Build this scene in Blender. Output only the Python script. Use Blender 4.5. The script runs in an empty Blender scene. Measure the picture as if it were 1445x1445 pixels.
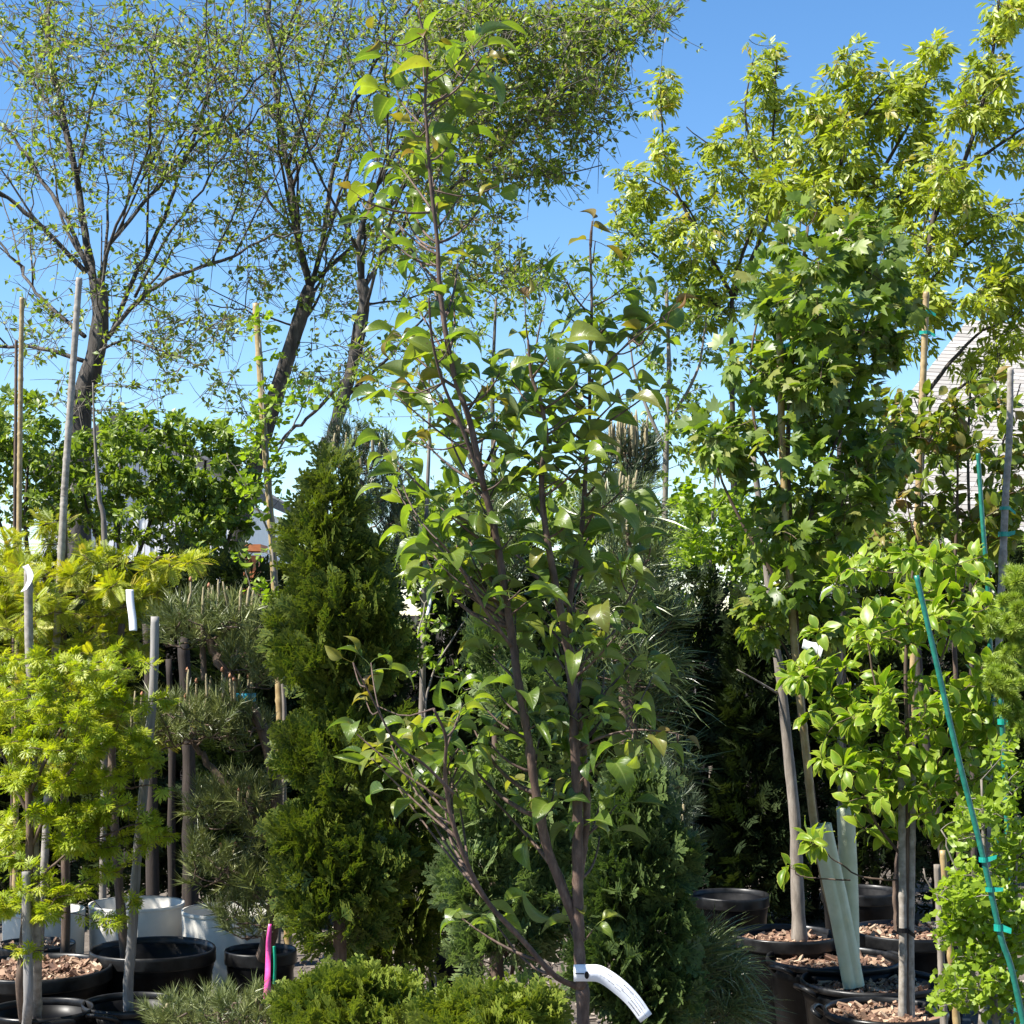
import bpy, math, random
import numpy as np
from mathutils import Vector, Matrix

# ------------------------------------------------------------------ camera, sky, sun, exposure
SC = bpy.context.scene
COL = SC.collection
F, CX, CY = 2600.0, 722.5, 722.5            # focal length and centre in photo pixels (1445 wide)
PITCH = math.radians(3.2)
CAMZ = 1.7
cam = bpy.data.cameras.new('camera'); cam.sensor_width = 36; cam.lens = 36 * F / 1445
cam.clip_start = .05; cam.clip_end = 5000
camo = bpy.data.objects.new('camera', cam); COL.objects.link(camo)
camo.location = (0, 0, CAMZ); camo.rotation_euler = (math.pi / 2 + PITCH, 0, 0)
SC.camera = camo
SUN_EL = math.radians(52)
SUN_DIR = Vector((-.94, -.32, 0)).normalized()        # horizontal direction towards the sun: from the left
w = bpy.data.worlds.new('World'); SC.world = w; w.use_nodes = True
nt = w.node_tree; bg = nt.nodes['Background']
sky = nt.nodes.new('ShaderNodeTexSky'); sky.sky_type = 'NISHITA'; sky.sun_disc = False
sky.sun_elevation = SUN_EL; sky.sun_rotation = math.atan2(SUN_DIR.x, SUN_DIR.y)
sky.altitude = 1500; sky.air_density = 1.0; sky.dust_density = 0.0; sky.ozone_density = 2.0
hs = nt.nodes.new('ShaderNodeHueSaturation'); hs.inputs['Saturation'].default_value = 1.22
nt.links.new(sky.outputs[0], hs.inputs['Color']); nt.links.new(hs.outputs[0], bg.inputs[0]); bg.inputs[1].default_value = .088
sl = bpy.data.lights.new('sun', 'SUN'); sl.energy = 5.0; sl.angle = math.radians(.53); sl.color = (1, .955, .88)
so = bpy.data.objects.new('sun', sl); COL.objects.link(so)
sv = Vector((SUN_DIR.x * math.cos(SUN_EL), SUN_DIR.y * math.cos(SUN_EL), math.sin(SUN_EL)))
so.rotation_euler = sv.to_track_quat('Z', 'Y').to_euler(); so.location = sv * 60
SC.view_settings.view_transform = 'Standard'; SC.view_settings.look = 'None'
SC.view_settings.exposure = 1.3; SC.view_settings.gamma = 1

SC.cycles.max_bounces = 4; SC.cycles.diffuse_bounces = 2; SC.cycles.glossy_bounces = 2; SC.cycles.transmission_bounces = 3
RNG = np.random.default_rng(11)
random.seed(11)
cp, sp = math.cos(PITCH), math.sin(PITCH)

# ------------------------------------------------------------------ helpers
def P(px, py, d):
    """photo pixel -> world point at depth d (world y); works on arrays"""
    px = np.asarray(px, float); py = np.asarray(py, float); d = np.asarray(d, float)
    x = (px - CX) / F; v = -(py - CY) / F
    yy = cp - v * sp; zz = sp + v * cp
    return np.stack(np.broadcast_arrays(x / yy * d, d, CAMZ + zz / yy * d), -1)
def PZ(px, py, z):
    x = (px - CX) / F; v = -(py - CY) / F
    yy = cp - v * sp; zz = sp + v * cp
    return P(px, py, (z - CAMZ) / zz * yy)
def nrm(a):
    return a / np.maximum(np.linalg.norm(a, axis=-1, keepdims=True), 1e-9)
def frames(D, N):
    y = nrm(D); x = np.cross(y, N); bad = np.linalg.norm(x, axis=-1) < 1e-4
    x[bad] = np.cross(y[bad], np.array([1., .3, .2])); x = nrm(x); z = np.cross(x, y)
    return np.stack([x, y, z], -1)
def rand_unit(n):
    return nrm(RNG.normal(size=(n, 3)))

class MB:
    def __init__(s): s.v = []; s.f = []; s.a = []; s.e = []; s.l = []; s.n = 0
    def add(s, v, f, var=0., edge=None, along=None):
        v = np.asarray(v, float).reshape(-1, 3)
        for ff in (f if isinstance(f, list) and len(f) and isinstance(f[0], np.ndarray) and f[0].ndim == 2 else [f]):
            s.f.append(np.asarray(ff, int) + s.n)
        s.v.append(v)
        s.a.append(np.broadcast_to(np.asarray(var, float), (len(v),)))
        s.e.append(np.zeros(len(v)) if edge is None else np.asarray(edge, float))
        s.l.append(np.zeros(len(v)) if along is None else np.asarray(along, float))
        s.n += len(v)
    def mesh(s, name, off=(0, 0, 0), smooth=True):
        v = np.concatenate(s.v) - np.asarray(off, float)
        me = bpy.data.meshes.new(name)
        me.vertices.add(len(v)); me.vertices.foreach_set('co', v.astype(np.float32).ravel())
        loops = np.concatenate([f.ravel() for f in s.f])
        tot = np.concatenate([np.full(len(f), f.shape[1]) for f in s.f])
        start = np.concatenate([[0], np.cumsum(tot)[:-1]])
        me.loops.add(len(loops)); me.loops.foreach_set('vertex_index', loops.astype(np.int32))
        me.polygons.add(len(tot)); me.polygons.foreach_set('loop_start', start.astype(np.int32))
        me.polygons.foreach_set('loop_total', tot.astype(np.int32))
        me.polygons.foreach_set('use_smooth', np.full(len(tot), smooth))
        at = me.attributes.new('var', 'FLOAT', 'POINT'); at.data.foreach_set('value', np.concatenate(s.a).astype(np.float32))
        at = me.attributes.new('edge', 'FLOAT', 'POINT'); at.data.foreach_set('value', np.concatenate(s.e).astype(np.float32))
        if any(x.any() for x in s.l):
            at = me.attributes.new('along', 'FLOAT', 'POINT'); at.data.foreach_set('value', np.concatenate(s.l).astype(np.float32))
        me.update(calc_edges=True); me.validate()
        return me

def link(name, me, mat, parent=None, loc=(0, 0, 0)):
    o = bpy.data.objects.new(name, me); COL.objects.link(o); o.location = loc
    if mat is not None and me is not None and len(me.materials) == 0: me.materials.append(mat)
    if parent is not None: o.parent = parent
    return o
def tag(o, label=None, cat=None, group=None, kind=None):
    if label: o['label'] = label
    if cat: o['category'] = cat
    if group: o['group'] = group
    if kind: o['kind'] = kind
    return o
def thing(name, label, cat, loc, group=None):
    o = bpy.data.objects.new(name, None); COL.objects.link(o); o.location = tuple(loc)
    o.empty_display_size = .1
    return tag(o, label, cat, group)
def part(name, mb, mat, root, kind=None, smooth=True):
    o = link(name, mb.mesh(name, root.location, smooth), mat, root)
    if kind: o['kind'] = kind
    return o
def single(name, mb, mat, label=None, cat=None, group=None, kind=None, smooth=True):
    v = np.concatenate(mb.v); c = v.mean(0); c[2] = v[:, 2].min()
    return tag(link(name, mb.mesh(name, c, smooth), mat, None, tuple(c)), label, cat, group, kind)

def catmull(pts, n):
    pts = np.asarray(pts, float); k = len(pts)
    if k < 3: return pts[0] + np.linspace(0, 1, n)[:, None] * (pts[-1] - pts[0])
    p = np.concatenate([[2 * pts[0] - pts[1]], pts, [2 * pts[-1] - pts[-2]]])
    t = np.linspace(0, k - 1 - 1e-6, n); i = t.astype(int); u = (t - i)[:, None]
    a, b, c, d = p[i], p[i + 1], p[i + 2], p[i + 3]
    return .5 * (2 * b + (c - a) * u + (2 * a - 5 * b + 4 * c - d) * u ** 2 + (3 * b - a - 3 * c + d) * u ** 3)
def tube(mb, path, rad, seg=6, cap=True, var=0.):
    path = np.asarray(path, float); n = len(path)
    rad = np.broadcast_to(np.asarray(rad, float), (n,))
    t = nrm(np.gradient(path, axis=0))
    ref = np.array([.31, .9, .17]) if abs(t[0] @ np.array([.31, .9, .17])) < .85 else np.array([1., .1, .2])
    x = nrm(ref - t * (t @ ref)[:, None]); y = np.cross(t, x)
    a = np.arange(seg) / seg * 2 * math.pi
    v = path[:, None] + rad[:, None, None] * (np.cos(a)[None, :, None] * x[:, None] + np.sin(a)[None, :, None] * y[:, None])
    i = np.arange(n - 1)[:, None] * seg; j = np.arange(seg)[None]; k = (j + 1) % seg
    q = np.stack([i + j, i + k, i + seg + k, i + seg + j], -1).reshape(-1, 4)
    fs = [q]; v = v.reshape(-1, 3)
    if cap:
        v = np.concatenate([v, path[:1], path[-1:]]); m = n * seg; jj = np.arange(seg); kk = (jj + 1) % seg
        fs += [np.stack([np.full(seg, m), kk, jj], -1), np.stack([np.full(seg, m + 1), m - seg + jj, m - seg + kk], -1)]
    mb.add(v, fs, var)
def box(mb, c, s, rot=0., var=0.):
    c = np.asarray(c, float); s = np.asarray(s, float) / 2
    v = np.array([[x, y, z] for x in (-1, 1) for y in (-1, 1) for z in (-1, 1)]) * s
    cr, sr = math.cos(rot), math.sin(rot)
    v = np.stack([v[:, 0] * cr - v[:, 1] * sr, v[:, 0] * sr + v[:, 1] * cr, v[:, 2]], -1) + c
    mb.add(v, np.array([[0, 1, 3, 2], [4, 6, 7, 5], [0, 4, 5, 1], [2, 3, 7, 6], [0, 2, 6, 4], [1, 5, 7, 3]]), var)
def lathe(mb, c, prof, seg=40, wob=0., var=0.):
    prof = np.asarray(prof, float); n = len(prof); a = np.arange(seg) / seg * 2 * math.pi
    ph = RNG.uniform(0, 6, 3)
    wr = 1 + wob * (np.sin(2 * a + ph[0]) + .5 * np.sin(3 * a + ph[1]))
    wz = wob * .35 * np.sin(2 * a + ph[2]) * prof[:, 0].max()
    v = np.stack([prof[:, :1] * np.cos(a) * wr, prof[:, :1] * np.sin(a) * wr, prof[:, 1:2] + wz * (prof[:, 1:2] > .1)], -1) + np.asarray(c)
    i = np.arange(n - 1)[:, None] * seg; j = np.arange(seg)[None]; k = (j + 1) % seg
    mb.add(v.reshape(-1, 3), np.stack([i + j, i + k, i + seg + k, i + seg + j], -1).reshape(-1, 4), var)

# ------------------------------------------------------------------ materials
def newmat(name):
    m = bpy.data.materials.new(name); m.use_nodes = True
    n = m.node_tree; b = n.nodes['Principled BSDF']
    return m, n, b
def noise(n, scale, detail=4., rough=.55, vec=None, obj=True):
    t = n.nodes.new('ShaderNodeTexNoise'); t.inputs['Scale'].default_value = scale
    t.inputs['Detail'].default_value = detail; t.inputs['Roughness'].default_value = rough
    if vec is not None: n.links.new(vec, t.inputs['Vector'])
    return t
def geo_pos(n):
    return n.nodes.new('ShaderNodeNewGeometry').outputs['Position']
def scaled(n, vec, s):
    m = n.nodes.new('ShaderNodeMapping'); m.inputs['Scale'].default_value = s
    n.links.new(vec, m.inputs['Vector']); return m.outputs[0]
def ramp(n, fac, stops):
    r = n.nodes.new('ShaderNodeValToRGB'); e = r.color_ramp.elements
    while len(e) < len(stops): e.new(.5)
    for k, (p, c) in enumerate(stops): e[k].position = p; e[k].color = (*c, 1)
    n.links.new(fac, r.inputs[0]); return r
def bump(n, b, h, strength, dist):
    u = n.nodes.new('ShaderNodeBump'); u.inputs['Strength'].default_value = strength; u.inputs['Distance'].default_value = dist
    n.links.new(h, u.inputs['Height']); n.links.new(u.outputs[0], b.inputs['Normal'])
def math_node(n, op, a, b=None):
    m = n.nodes.new('ShaderNodeMath'); m.operation = op
    for k, x in enumerate((a, b)):
        if x is None: continue
        if isinstance(x, (int, float)): m.inputs[k].default_value = x
        else: n.links.new(x, m.inputs[k])
    return m.outputs[0]

def leaf_mat(name, stops, trans=.38, tcol=(1.5, 1.6, .7), rough=.42, spec=.5, under=None, edge=None, rib=None):
    """leaf: per-leaf colour from the 'var' attribute and the object's random number; light passes through the blade"""
    m, n, b = newmat(name)
    at = n.nodes.new('ShaderNodeAttribute'); at.attribute_name = 'var'
    oi = n.nodes.new('ShaderNodeObjectInfo')
    f = math_node(n, 'FRACT', math_node(n, 'ADD', at.outputs['Fac'], oi.outputs['Random']))
    col = ramp(n, f, stops).outputs[0]
    ns = noise(n, 38, 3, vec=geo_pos(n))
    mx = n.nodes.new('ShaderNodeMix'); mx.data_type = 'RGBA'; mx.blend_type = 'MULTIPLY'; mx.inputs[0].default_value = .55
    n.links.new(col, mx.inputs[6]); n.links.new(ramp(n, ns.outputs['Fac'], [(.3, (.62, .62, .62)), (.7, (1.25, 1.2, 1.15))]).outputs[0], mx.inputs[7])
    col = mx.outputs[2]
    if edge is not None:
        ae = n.nodes.new('ShaderNodeAttribute'); ae.attribute_name = 'edge'
        me = n.nodes.new('ShaderNodeMix'); me.data_type = 'RGBA'
        n.links.new(ramp(n, ae.outputs['Fac'], [(edge[1], (0, 0, 0)), (edge[2], (1, 1, 1))]).outputs[0], me.inputs[0])
        n.links.new(col, me.inputs[6]); me.inputs[7].default_value = (*edge[0], 1); col = me.outputs[2]
    if rib is not None:
        ae = n.nodes.new('ShaderNodeAttribute'); ae.attribute_name = 'edge'
        me = n.nodes.new('ShaderNodeMix'); me.data_type = 'RGBA'
        n.links.new(ramp(n, ae.outputs['Fac'], [(.02, (.75,) * 3), (.10, (0,) * 3)]).outputs[0], me.inputs[0])
        n.links.new(col, me.inputs[6]); me.inputs[7].default_value = (*rib, 1); col = me.outputs[2]
        # side veins: fine pale lines slanting from the midrib, and small brown blemishes
        al = n.nodes.new('ShaderNodeAttribute'); al.attribute_name = 'along'
        ph = math_node(n, 'SUBTRACT', math_node(n, 'MULTIPLY', al.outputs['Fac'], 9.), math_node(n, 'MULTIPLY', ae.outputs['Fac'], 2.6))
        vl = ramp(n, math_node(n, 'ABSOLUTE', math_node(n, 'SUBTRACT', math_node(n, 'FRACT', ph), .5)), [(.0, (1,) * 3), (.10, (0,) * 3)])
        mv = n.nodes.new('ShaderNodeMix'); mv.data_type = 'RGBA'; n.links.new(math_node(n, 'MULTIPLY', vl.outputs[0], .28), mv.inputs[0])
        n.links.new(col, mv.inputs[6]); mv.inputs[7].default_value = (*rib, 1); col = mv.outputs[2]
        sp_ = noise(n, 120, 2, .5, geo_pos(n)); mp = n.nodes.new('ShaderNodeMix'); mp.data_type = 'RGBA'
        n.links.new(ramp(n, sp_.outputs['Fac'], [(.69, (0,) * 3), (.74, (.8,) * 3)]).outputs[0], mp.inputs[0]); n.links.new(col, mp.inputs[6]); mp.inputs[7].default_value = (.12, .07, .03, 1); col = mp.outputs[2]
        bump(n, b, math_node(n, 'ADD', vl.outputs[0], 0.), .25, .001)
    if under is not None:
        g = n.nodes.new('ShaderNodeNewGeometry'); mu = n.nodes.new('ShaderNodeMix'); mu.data_type = 'RGBA'
        n.links.new(g.outputs['Backfacing'], mu.inputs[0]); n.links.new(col, mu.inputs[6]); mu.inputs[7].default_value = (*under, 1)
        bcol = mu.outputs[2]
    else: bcol = col
    n.links.new(bcol, b.inputs['Base Color']); b.inputs['Roughness'].default_value = rough
    b.inputs['Specular IOR Level'].default_value = spec
    tr = n.nodes.new('ShaderNodeBsdfTranslucent')
    mt = n.nodes.new('ShaderNodeMix'); mt.data_type = 'RGBA'; mt.blend_type = 'MULTIPLY'; mt.inputs[0].default_value = 1; mt.clamp_result = False
    n.links.new(col, mt.inputs[6]); mt.inputs[7].default_value = (*tcol, 1); n.links.new(mt.outputs[2], tr.inputs[0])
    ms = n.nodes.new('ShaderNodeMixShader'); ms.inputs[0].default_value = trans
    n.links.new(b.outputs[0], ms.inputs[1]); n.links.new(tr.outputs[0], ms.inputs[2])
    n.links.new(ms.outputs[0], n.nodes['Material Output'].inputs[0])
    return m
def bark_mat(name, c1, c2, c3, scale=60., stretch=.25, bstr=.6, dist=.004, rough=.85):
    m, n, b = newmat(name)
    vec = scaled(n, geo_pos(n), (1, 1, stretch))
    t = noise(n, scale, 6, .65, vec); t2 = noise(n, scale * .22, 3, .5, vec)
    mx = math_node(n, 'ADD', math_node(n, 'MULTIPLY', t.outputs['Fac'], .6), math_node(n, 'MULTIPLY', t2.outputs['Fac'], .4))
    n.links.new(ramp(n, mx, [(.34, c1), (.5, c2), (.66, c3)]).outputs[0], b.inputs['Base Color'])
    b.inputs['Roughness'].default_value = rough; bump(n, b, mx, bstr, dist)
    return m
def plain_mat(name, c1, c2, scale=20., rough=.5, bstr=.1, spec=.5, lo=.35, hi=.65, rvar=None, detail=5):
    m, n, b = newmat(name); t = noise(n, scale, detail, .6, geo_pos(n))
    n.links.new(ramp(n, t.outputs['Fac'], [(lo, c1), (hi, c2)]).outputs[0], b.inputs['Base Color'])
    b.inputs['Roughness'].default_value = rough; b.inputs['Specular IOR Level'].default_value = spec
    if rvar:
        n.links.new(ramp(n, t.outputs['Fac'], [(lo, (rvar[0],) * 3), (hi, (rvar[1],) * 3)]).outputs[0], b.inputs['Roughness'])
    bump(n, b, t.outputs['Fac'], bstr, .003)
    return m
def chip_mat(name, stops):
    m, n, b = newmat(name); at = n.nodes.new('ShaderNodeAttribute'); at.attribute_name = 'var'
    n.links.new(ramp(n, at.outputs['Fac'], stops).outputs[0], b.inputs['Base Color']); b.inputs['Roughness'].default_value = .85
    return m

M = {}
M['pear'] = leaf_mat('pear_leaf', [(0, (.050, .092, .017)), (.35, (.095, .150, .022)), (.65, (.135, .190, .028)), (.85, (.18, .21, .035)), (.95, (.19, .18, .035)), (1, (.060, .105, .020))], .42, (2.3, 2.4, .6), .33, .45, under=(.165, .205, .080), rib=(.20, .25, .07))
M['pear_tip'] = leaf_mat('pear_young_leaf', [(0, (.20, .14, .045)), (.4, (.24, .22, .03)), (.75, (.20, .20, .03)), (1, (.19, .11, .05))], .40, (1.5, 1.4, .6), .4)
M['elm'] = leaf_mat('elm_leaf', [(0, (.11, .17, .025)), (.35, (.18, .25, .03)), (.8, (.23, .29, .045)), (.93, (.25, .27, .07)), (.965, (.34, .27, .14)), (1, (.10, .15, .03))], .42, (1.6, 1.7, .6), .5)
M['boxelder'] = leaf_mat('yellow_maple_leaf', [(0, (.18, .24, .022)), (.4, (.28, .35, .03)), (.9, (.38, .43, .05)), (.96, (.38, .31, .10)), (1, (.16, .2, .02))], .42, (1.5, 1.5, .5), .42)
M['redmaple'] = leaf_mat('maple_leaf', [(0, (.075, .13, .016)), (.4, (.12, .19, .022)), (.75, (.20, .27, .04)), (.95, (.24, .24, .07)), (1, (.085, .145, .02))], .40, (1.7, 1.8, .5), .40, .4, under=(.17, .23, .08))
M['dogwood'] = leaf_mat('dogwood_leaf', [(0, (.13, .23, .018)), (.5, (.20, .31, .022)), (1, (.27, .36, .03))], .40, (1.5, 1.6, .45), .4, edge=((.40, .42, .07), .75, 1.))
M['dogwood_red'] = leaf_mat('dogwood_flushed_leaf', [(0, (.12, .18, .02)), (.55, (.19, .26, .025)), (.85, (.24, .21, .05)), (.93, (.26, .15, .06)), (1, (.14, .20, .02))], .38, (1.5, 1.5, .5), .42)
M['ginkgo'] = leaf_mat('ginkgo_leaf', [(0, (.17, .26, .022)), (.5, (.26, .36, .03)), (1, (.20, .29, .025))], .42, (1.6, 1.7, .5), .42)
M['gold'] = leaf_mat('golden_conifer_leaf', [(0, (.16, .22, .02)), (.35, (.28, .34, .024)), (.7, (.39, .44, .026)), (.88, (.48, .46, .03)), (.95, (.30, .24, .06)), (1, (.18, .25, .02))], .40, (1.5, 1.45, .4), .5)
M['jmaple'] = leaf_mat('cutleaf_maple_leaf', [(0, (.20, .29, .018)), (.4, (.32, .40, .022)), (.8, (.44, .47, .03)), (1, (.24, .33, .018))], .42, (1.5, 1.5, .4), .45)
M['shrub'] = leaf_mat('shrub_leaf', [(0, (.09, .15, .02)), (.5, (.16, .23, .03)), (1, (.24, .30, .045))], .36, (1.7, 1.8, .6), .4)
M['midleaf'] = leaf_mat('small_round_leaf', [(0, (.09, .15, .02)), (.5, (.15, .22, .025)), (1, (.21, .27, .035))], .40, (1.7, 1.8, .6), .42)
M['thuja'] = leaf_mat('arborvitae_spray', [(0, (.032, .064, .012)), (.45, (.060, .102, .015)), (.8, (.098, .138, .02)), (1, (.040, .074, .014))], .25, (1.5, 1.6, .5), .5, .35, edge=((.20, .225, .03), .35, 1.))
M['thuja_bright'] = leaf_mat('young_arborvitae_spray', [(0, (.07, .12, .016)), (.5, (.12, .175, .02)), (1, (.17, .22, .03))], .25, (1.5, 1.5, .5), .5, .35, edge=((.29, .33, .05), .35, 1.))
M['thuja_blue'] = leaf_mat('grey_green_cedar_spray', [(0, (.05, .085, .03)), (.5, (.09, .14, .05)), (1, (.13, .18, .06))], .25, (1.4, 1.6, .7), .5, .4, edge=((.24, .30, .10), .3, 1.))
M['thuja_deep'] = leaf_mat('deep_green_cedar_spray', [(0, (.028, .055, .018)), (.5, (.050, .085, .026)), (1, (.080, .12, .034))], .22, (1.4, 1.6, .6), .5, .35, edge=((.14, .19, .05), .4, 1.))
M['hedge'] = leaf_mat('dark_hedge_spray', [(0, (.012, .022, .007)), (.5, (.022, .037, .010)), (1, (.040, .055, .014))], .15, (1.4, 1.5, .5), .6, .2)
M['pine'] = leaf_mat('pine_needle', [(0, (.09, .115, .036)), (.5, (.155, .185, .055)), (1, (.24, .26, .09))], .15, (1.2, 1.3, .7), .4, .5)
M['pine_dark'] = leaf_mat('dark_pine_needle', [(0, (.04, .062, .03)), (.5, (.07, .10, .05)), (1, (.11, .14, .07))], .10, (1.2, 1.3, .7), .4, .5)
M['pine_long'] = leaf_mat('long_pine_needle', [(0, (.06, .09, .03)), (.5, (.11, .15, .05)), (1, (.17, .21, .08))], .15, (1.2, 1.3, .7), .35, .6)
M['larch'] = leaf_mat('larch_needle', [(0, (.20, .30, .03)), (.5, (.28, .38, .045)), (1, (.34, .42, .06))], .3, (1.3, 1.4, .5), .5)
M['candle'] = plain_mat('pine_candle', (.21, .17, .09), (.36, .30, .17), 220, .8, .5)
M['bud'] = plain_mat('pine_bud', (.34, .13, .07), (.42, .20, .10), 120, .7, .3)
M['elmbark'] = bark_mat('elm_bark', (.018, .015, .012), (.055, .046, .038), (.17, .15, .125), 16, .2, 1., .05)
M['twig'] = bark_mat('twig_bark', (.05, .04, .03), (.10, .085, .065), (.17, .145, .11), 50, .3, .3, .003)
M['pearbark'] = bark_mat('pear_bark', (.030, .018, .012), (.085, .050, .034), (.18, .12, .085), 90, .35, .8, .004, .7)
M['greybark'] = bark_mat('grey_bark', (.10, .085, .07), (.20, .17, .14), (.33, .29, .245), 60, .22, .5, .004)
M['brownbark'] = bark_mat('brown_bark', (.045, .03, .022), (.10, .066, .045), (.19, .13, .09), 60, .2, .7, .005)
M['darkbark'] = bark_mat('dark_bark', (.018, .014, .011), (.045, .034, .026), (.09, .07, .055), 60, .25, .6, .004)
M['bamboo'] = plain_mat('bamboo_tan', (.27, .18, .075), (.42, .31, .15), 25, .5, .15)
M['bamboo_grey'] = plain_mat('bamboo_weathered', (.19, .165, .135), (.36, .325, .28), 40, .75, .3)
M['stake_wood'] = bark_mat('stake_wood', (.12, .11, .10), (.22, .205, .19), (.33, .31, .29), 90, .06, .5, .003)
M['green_stake'] = plain_mat('green_plastic_stake', (.010, .12, .085), (.02, .19, .135), 60, .35, .25)
M['tie'] = plain_mat('green_tie_tape', (.005, .22, .16), (.01, .32, .24), 60, .4, .1)
M['blue_tie'] = plain_mat('blue_tie_tape', (.01, .30, .45), (.02, .42, .58), 60, .4, .1)
M['pot'] = plain_mat('black_pot_plastic', (.0035, .0035, .004), (.013, .013, .0135), 9, .45, .06, .15, .45, .75, (.36, .6))
M['pot_rim'] = plain_mat('black_pot_rim', (.006, .006, .0065), (.022, .022, .0225), 14, .38, .06, .3, .4, .75, (.3, .55))
M['whitepot'] = plain_mat('white_pot_plastic', (.42, .39, .33), (.55, .525, .46), 5, .5, .05, .4, .3, .62)
M['tube'] = plain_mat('tree_guard_plastic', (.46, .50, .33), (.58, .61, .44), 12, .45, .08, .4)
M['paper'] = plain_mat('tag_vinyl', (.74, .75, .78), (.82, .83, .85), 12, .4, .03)
M['ink'] = plain_mat('tag_ink', (.05, .05, .06), (.12, .12, .14), 300, .7, .0)
M['pink'] = plain_mat('pink_flag_tape', (.75, .06, .28), (.86, .12, .38), 40, .4, .15)
M['greenflag'] = plain_mat('green_flag_tape', (.0, .26, .14), (.01, .38, .22), 40, .4, .15)
M['hose'] = plain_mat('garden_hose', (.01, .15, .09), (.02, .22, .14), 60, .4, .1)
M['soil'] = plain_mat('potting_soil', (.03, .02, .014), (.10, .065, .04), 90, .95, .8)
M['chips'] = chip_mat('bark_chips', [(0, (.07, .035, .022)), (.4, (.17, .09, .055)), (.75, (.30, .19, .12)), (1, (.48, .36, .25))])
M['gravel'] = chip_mat('litter_chips', [(0, (.07, .05, .04)), (.5, (.18, .14, .11)), (1, (.38, .32, .26))])
M['post'] = bark_mat('weathered_log', (.012, .008, .006), (.028, .019, .014), (.06, .042, .031), 40, .1, .8, .008)
M['siding'] = plain_mat('white_siding', (.70, .71, .72), (.80, .80, .80), 3, .5, .03)
M['shingle'] = chip_mat('pale_shingle', [(0, (.27, .25, .225)), (.5, (.34, .315, .285)), (1, (.41, .385, .35))])
M['roofdark'] = plain_mat('dark_roofing', (.07, .065, .06), (.14, .13, .12), 12, .85, .3)
M['trim'] = plain_mat('white_trim', (.74, .74, .74), (.80, .80, .80), 6, .5, .02)
M['window'] = plain_mat('window_glass', (.03, .035, .04), (.05, .055, .06), 2, .06, .0, .8)
M['orange'] = plain_mat('orange_board', (.42, .13, .04), (.52, .18, .06), 8, .7, .1)
M['fence'] = bark_mat('fence_board', (.035, .028, .024), (.065, .053, .045), (.10, .085, .07), 30, .06, .6, .004)

# ground
def ground():
    m, n, b = newmat('ground_dirt'); gp = geo_pos(n)
    t = noise(n, 6, 8, .65, gp); t2 = noise(n, 70, 4, .6, gp)
    s = math_node(n, 'ADD', math_node(n, 'MULTIPLY', t.outputs['Fac'], .55), math_node(n, 'MULTIPLY', t2.outputs['Fac'], .45))
    n.links.new(ramp(n, s, [(.3, (.05, .040, .032)), (.5, (.11, .090, .072)), (.7, (.20, .17, .14))]).outputs[0], b.inputs['Base Color'])
    b.inputs['Roughness'].default_value = .95; bump(n, b, s, .8, .02)
    mb = MB(); k = 24; g = np.linspace(-1, 1, k + 1); g = np.sign(g) * np.abs(g) ** 4 * 900
    X, Y = np.meshgrid(g, g); v = np.stack([X, Y + 8, np.zeros_like(X)], -1).reshape(-1, 3)
    i = (np.arange(k)[:, None] * (k + 1) + np.arange(k)[None]).ravel()
    mb.add(v, np.stack([i, i + 1, i + k + 2, i + k + 1], -1))
    o = link('ground', mb.mesh('ground'), m); o['kind'] = 'structure'
ground()

# ------------------------------------------------------------------ leaf templates: (verts, [faces], edge)
class T:
    def __init__(s, v, f, e=None, l=None):
        s.v = np.asarray(v, float); s.f = [np.asarray(x, int) for x in f if len(x)]; s.e = np.zeros(len(s.v)) if e is None else np.asarray(e, float); s.l = np.zeros(len(s.v)) if l is None else np.asarray(l, float)
def ovate(nl=3, half=1, L=1., W=.6, fold=.35, curl=.5, pet=.0, petr=.016, peak=.75, petup=.0, wave=0.):
    v = []; e = []; al = []; fq = []; ft = []
    y, z = 0., 0.
    if pet > 0:
        m = 4; th = petup
        pts = [(0, 0)]
        for i in range(m):
            th2 = th - petup * 1.4 * i / m; y += math.cos(th2) * pet / m; z += math.sin(th2) * pet / m; pts.append((y, z))
        b0 = 0
        for (yy, zz) in pts: v += [(-petr, yy, zz), (petr, yy, zz), (0, yy, zz - petr * 1.6)]; e += [0] * 3; al += [0] * 3
        for i in range(m):
            a = i * 3
            for j in range(3): k = (j + 1) % 3; fq.append((a + j, a + k, a + 3 + k, a + 3 + j))
    base = len(v); cols = 2 * half + 1; th = -petup * .2
    for i in range(nl + 1):
        t = i / nl
        hw = W / 2 * math.sin(math.pi * min(1, max(0, t)) ** peak) ** .85 * (1.0 if t < .8 else 1 - (t - .8) * 1.2) if 0 < t < 1 else (.0 if t == 1 else W * .06)
        for c in range(cols):
            s = (c - half) / half
            v.append((s * hw * math.cos(fold), y, z + abs(s) * hw * math.sin(fold) + wave * W * math.sin(t * 9 + s * 2) * abs(s)))
            al.append(t); e.append(max(abs(s), max(0, (t - .8) / .2), max(0, (.12 - t) / .12) * .8))
        ang = -curl * t + th * 0; y += math.cos(ang) / nl * L; z += math.sin(ang) / nl * L
    for i in range(nl):
        for c in range(cols - 1):
            a = base + i * cols + c; fq.append((a, a + 1, a + 1 + cols, a + cols))
    return T(v, [fq], e, al)
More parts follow.
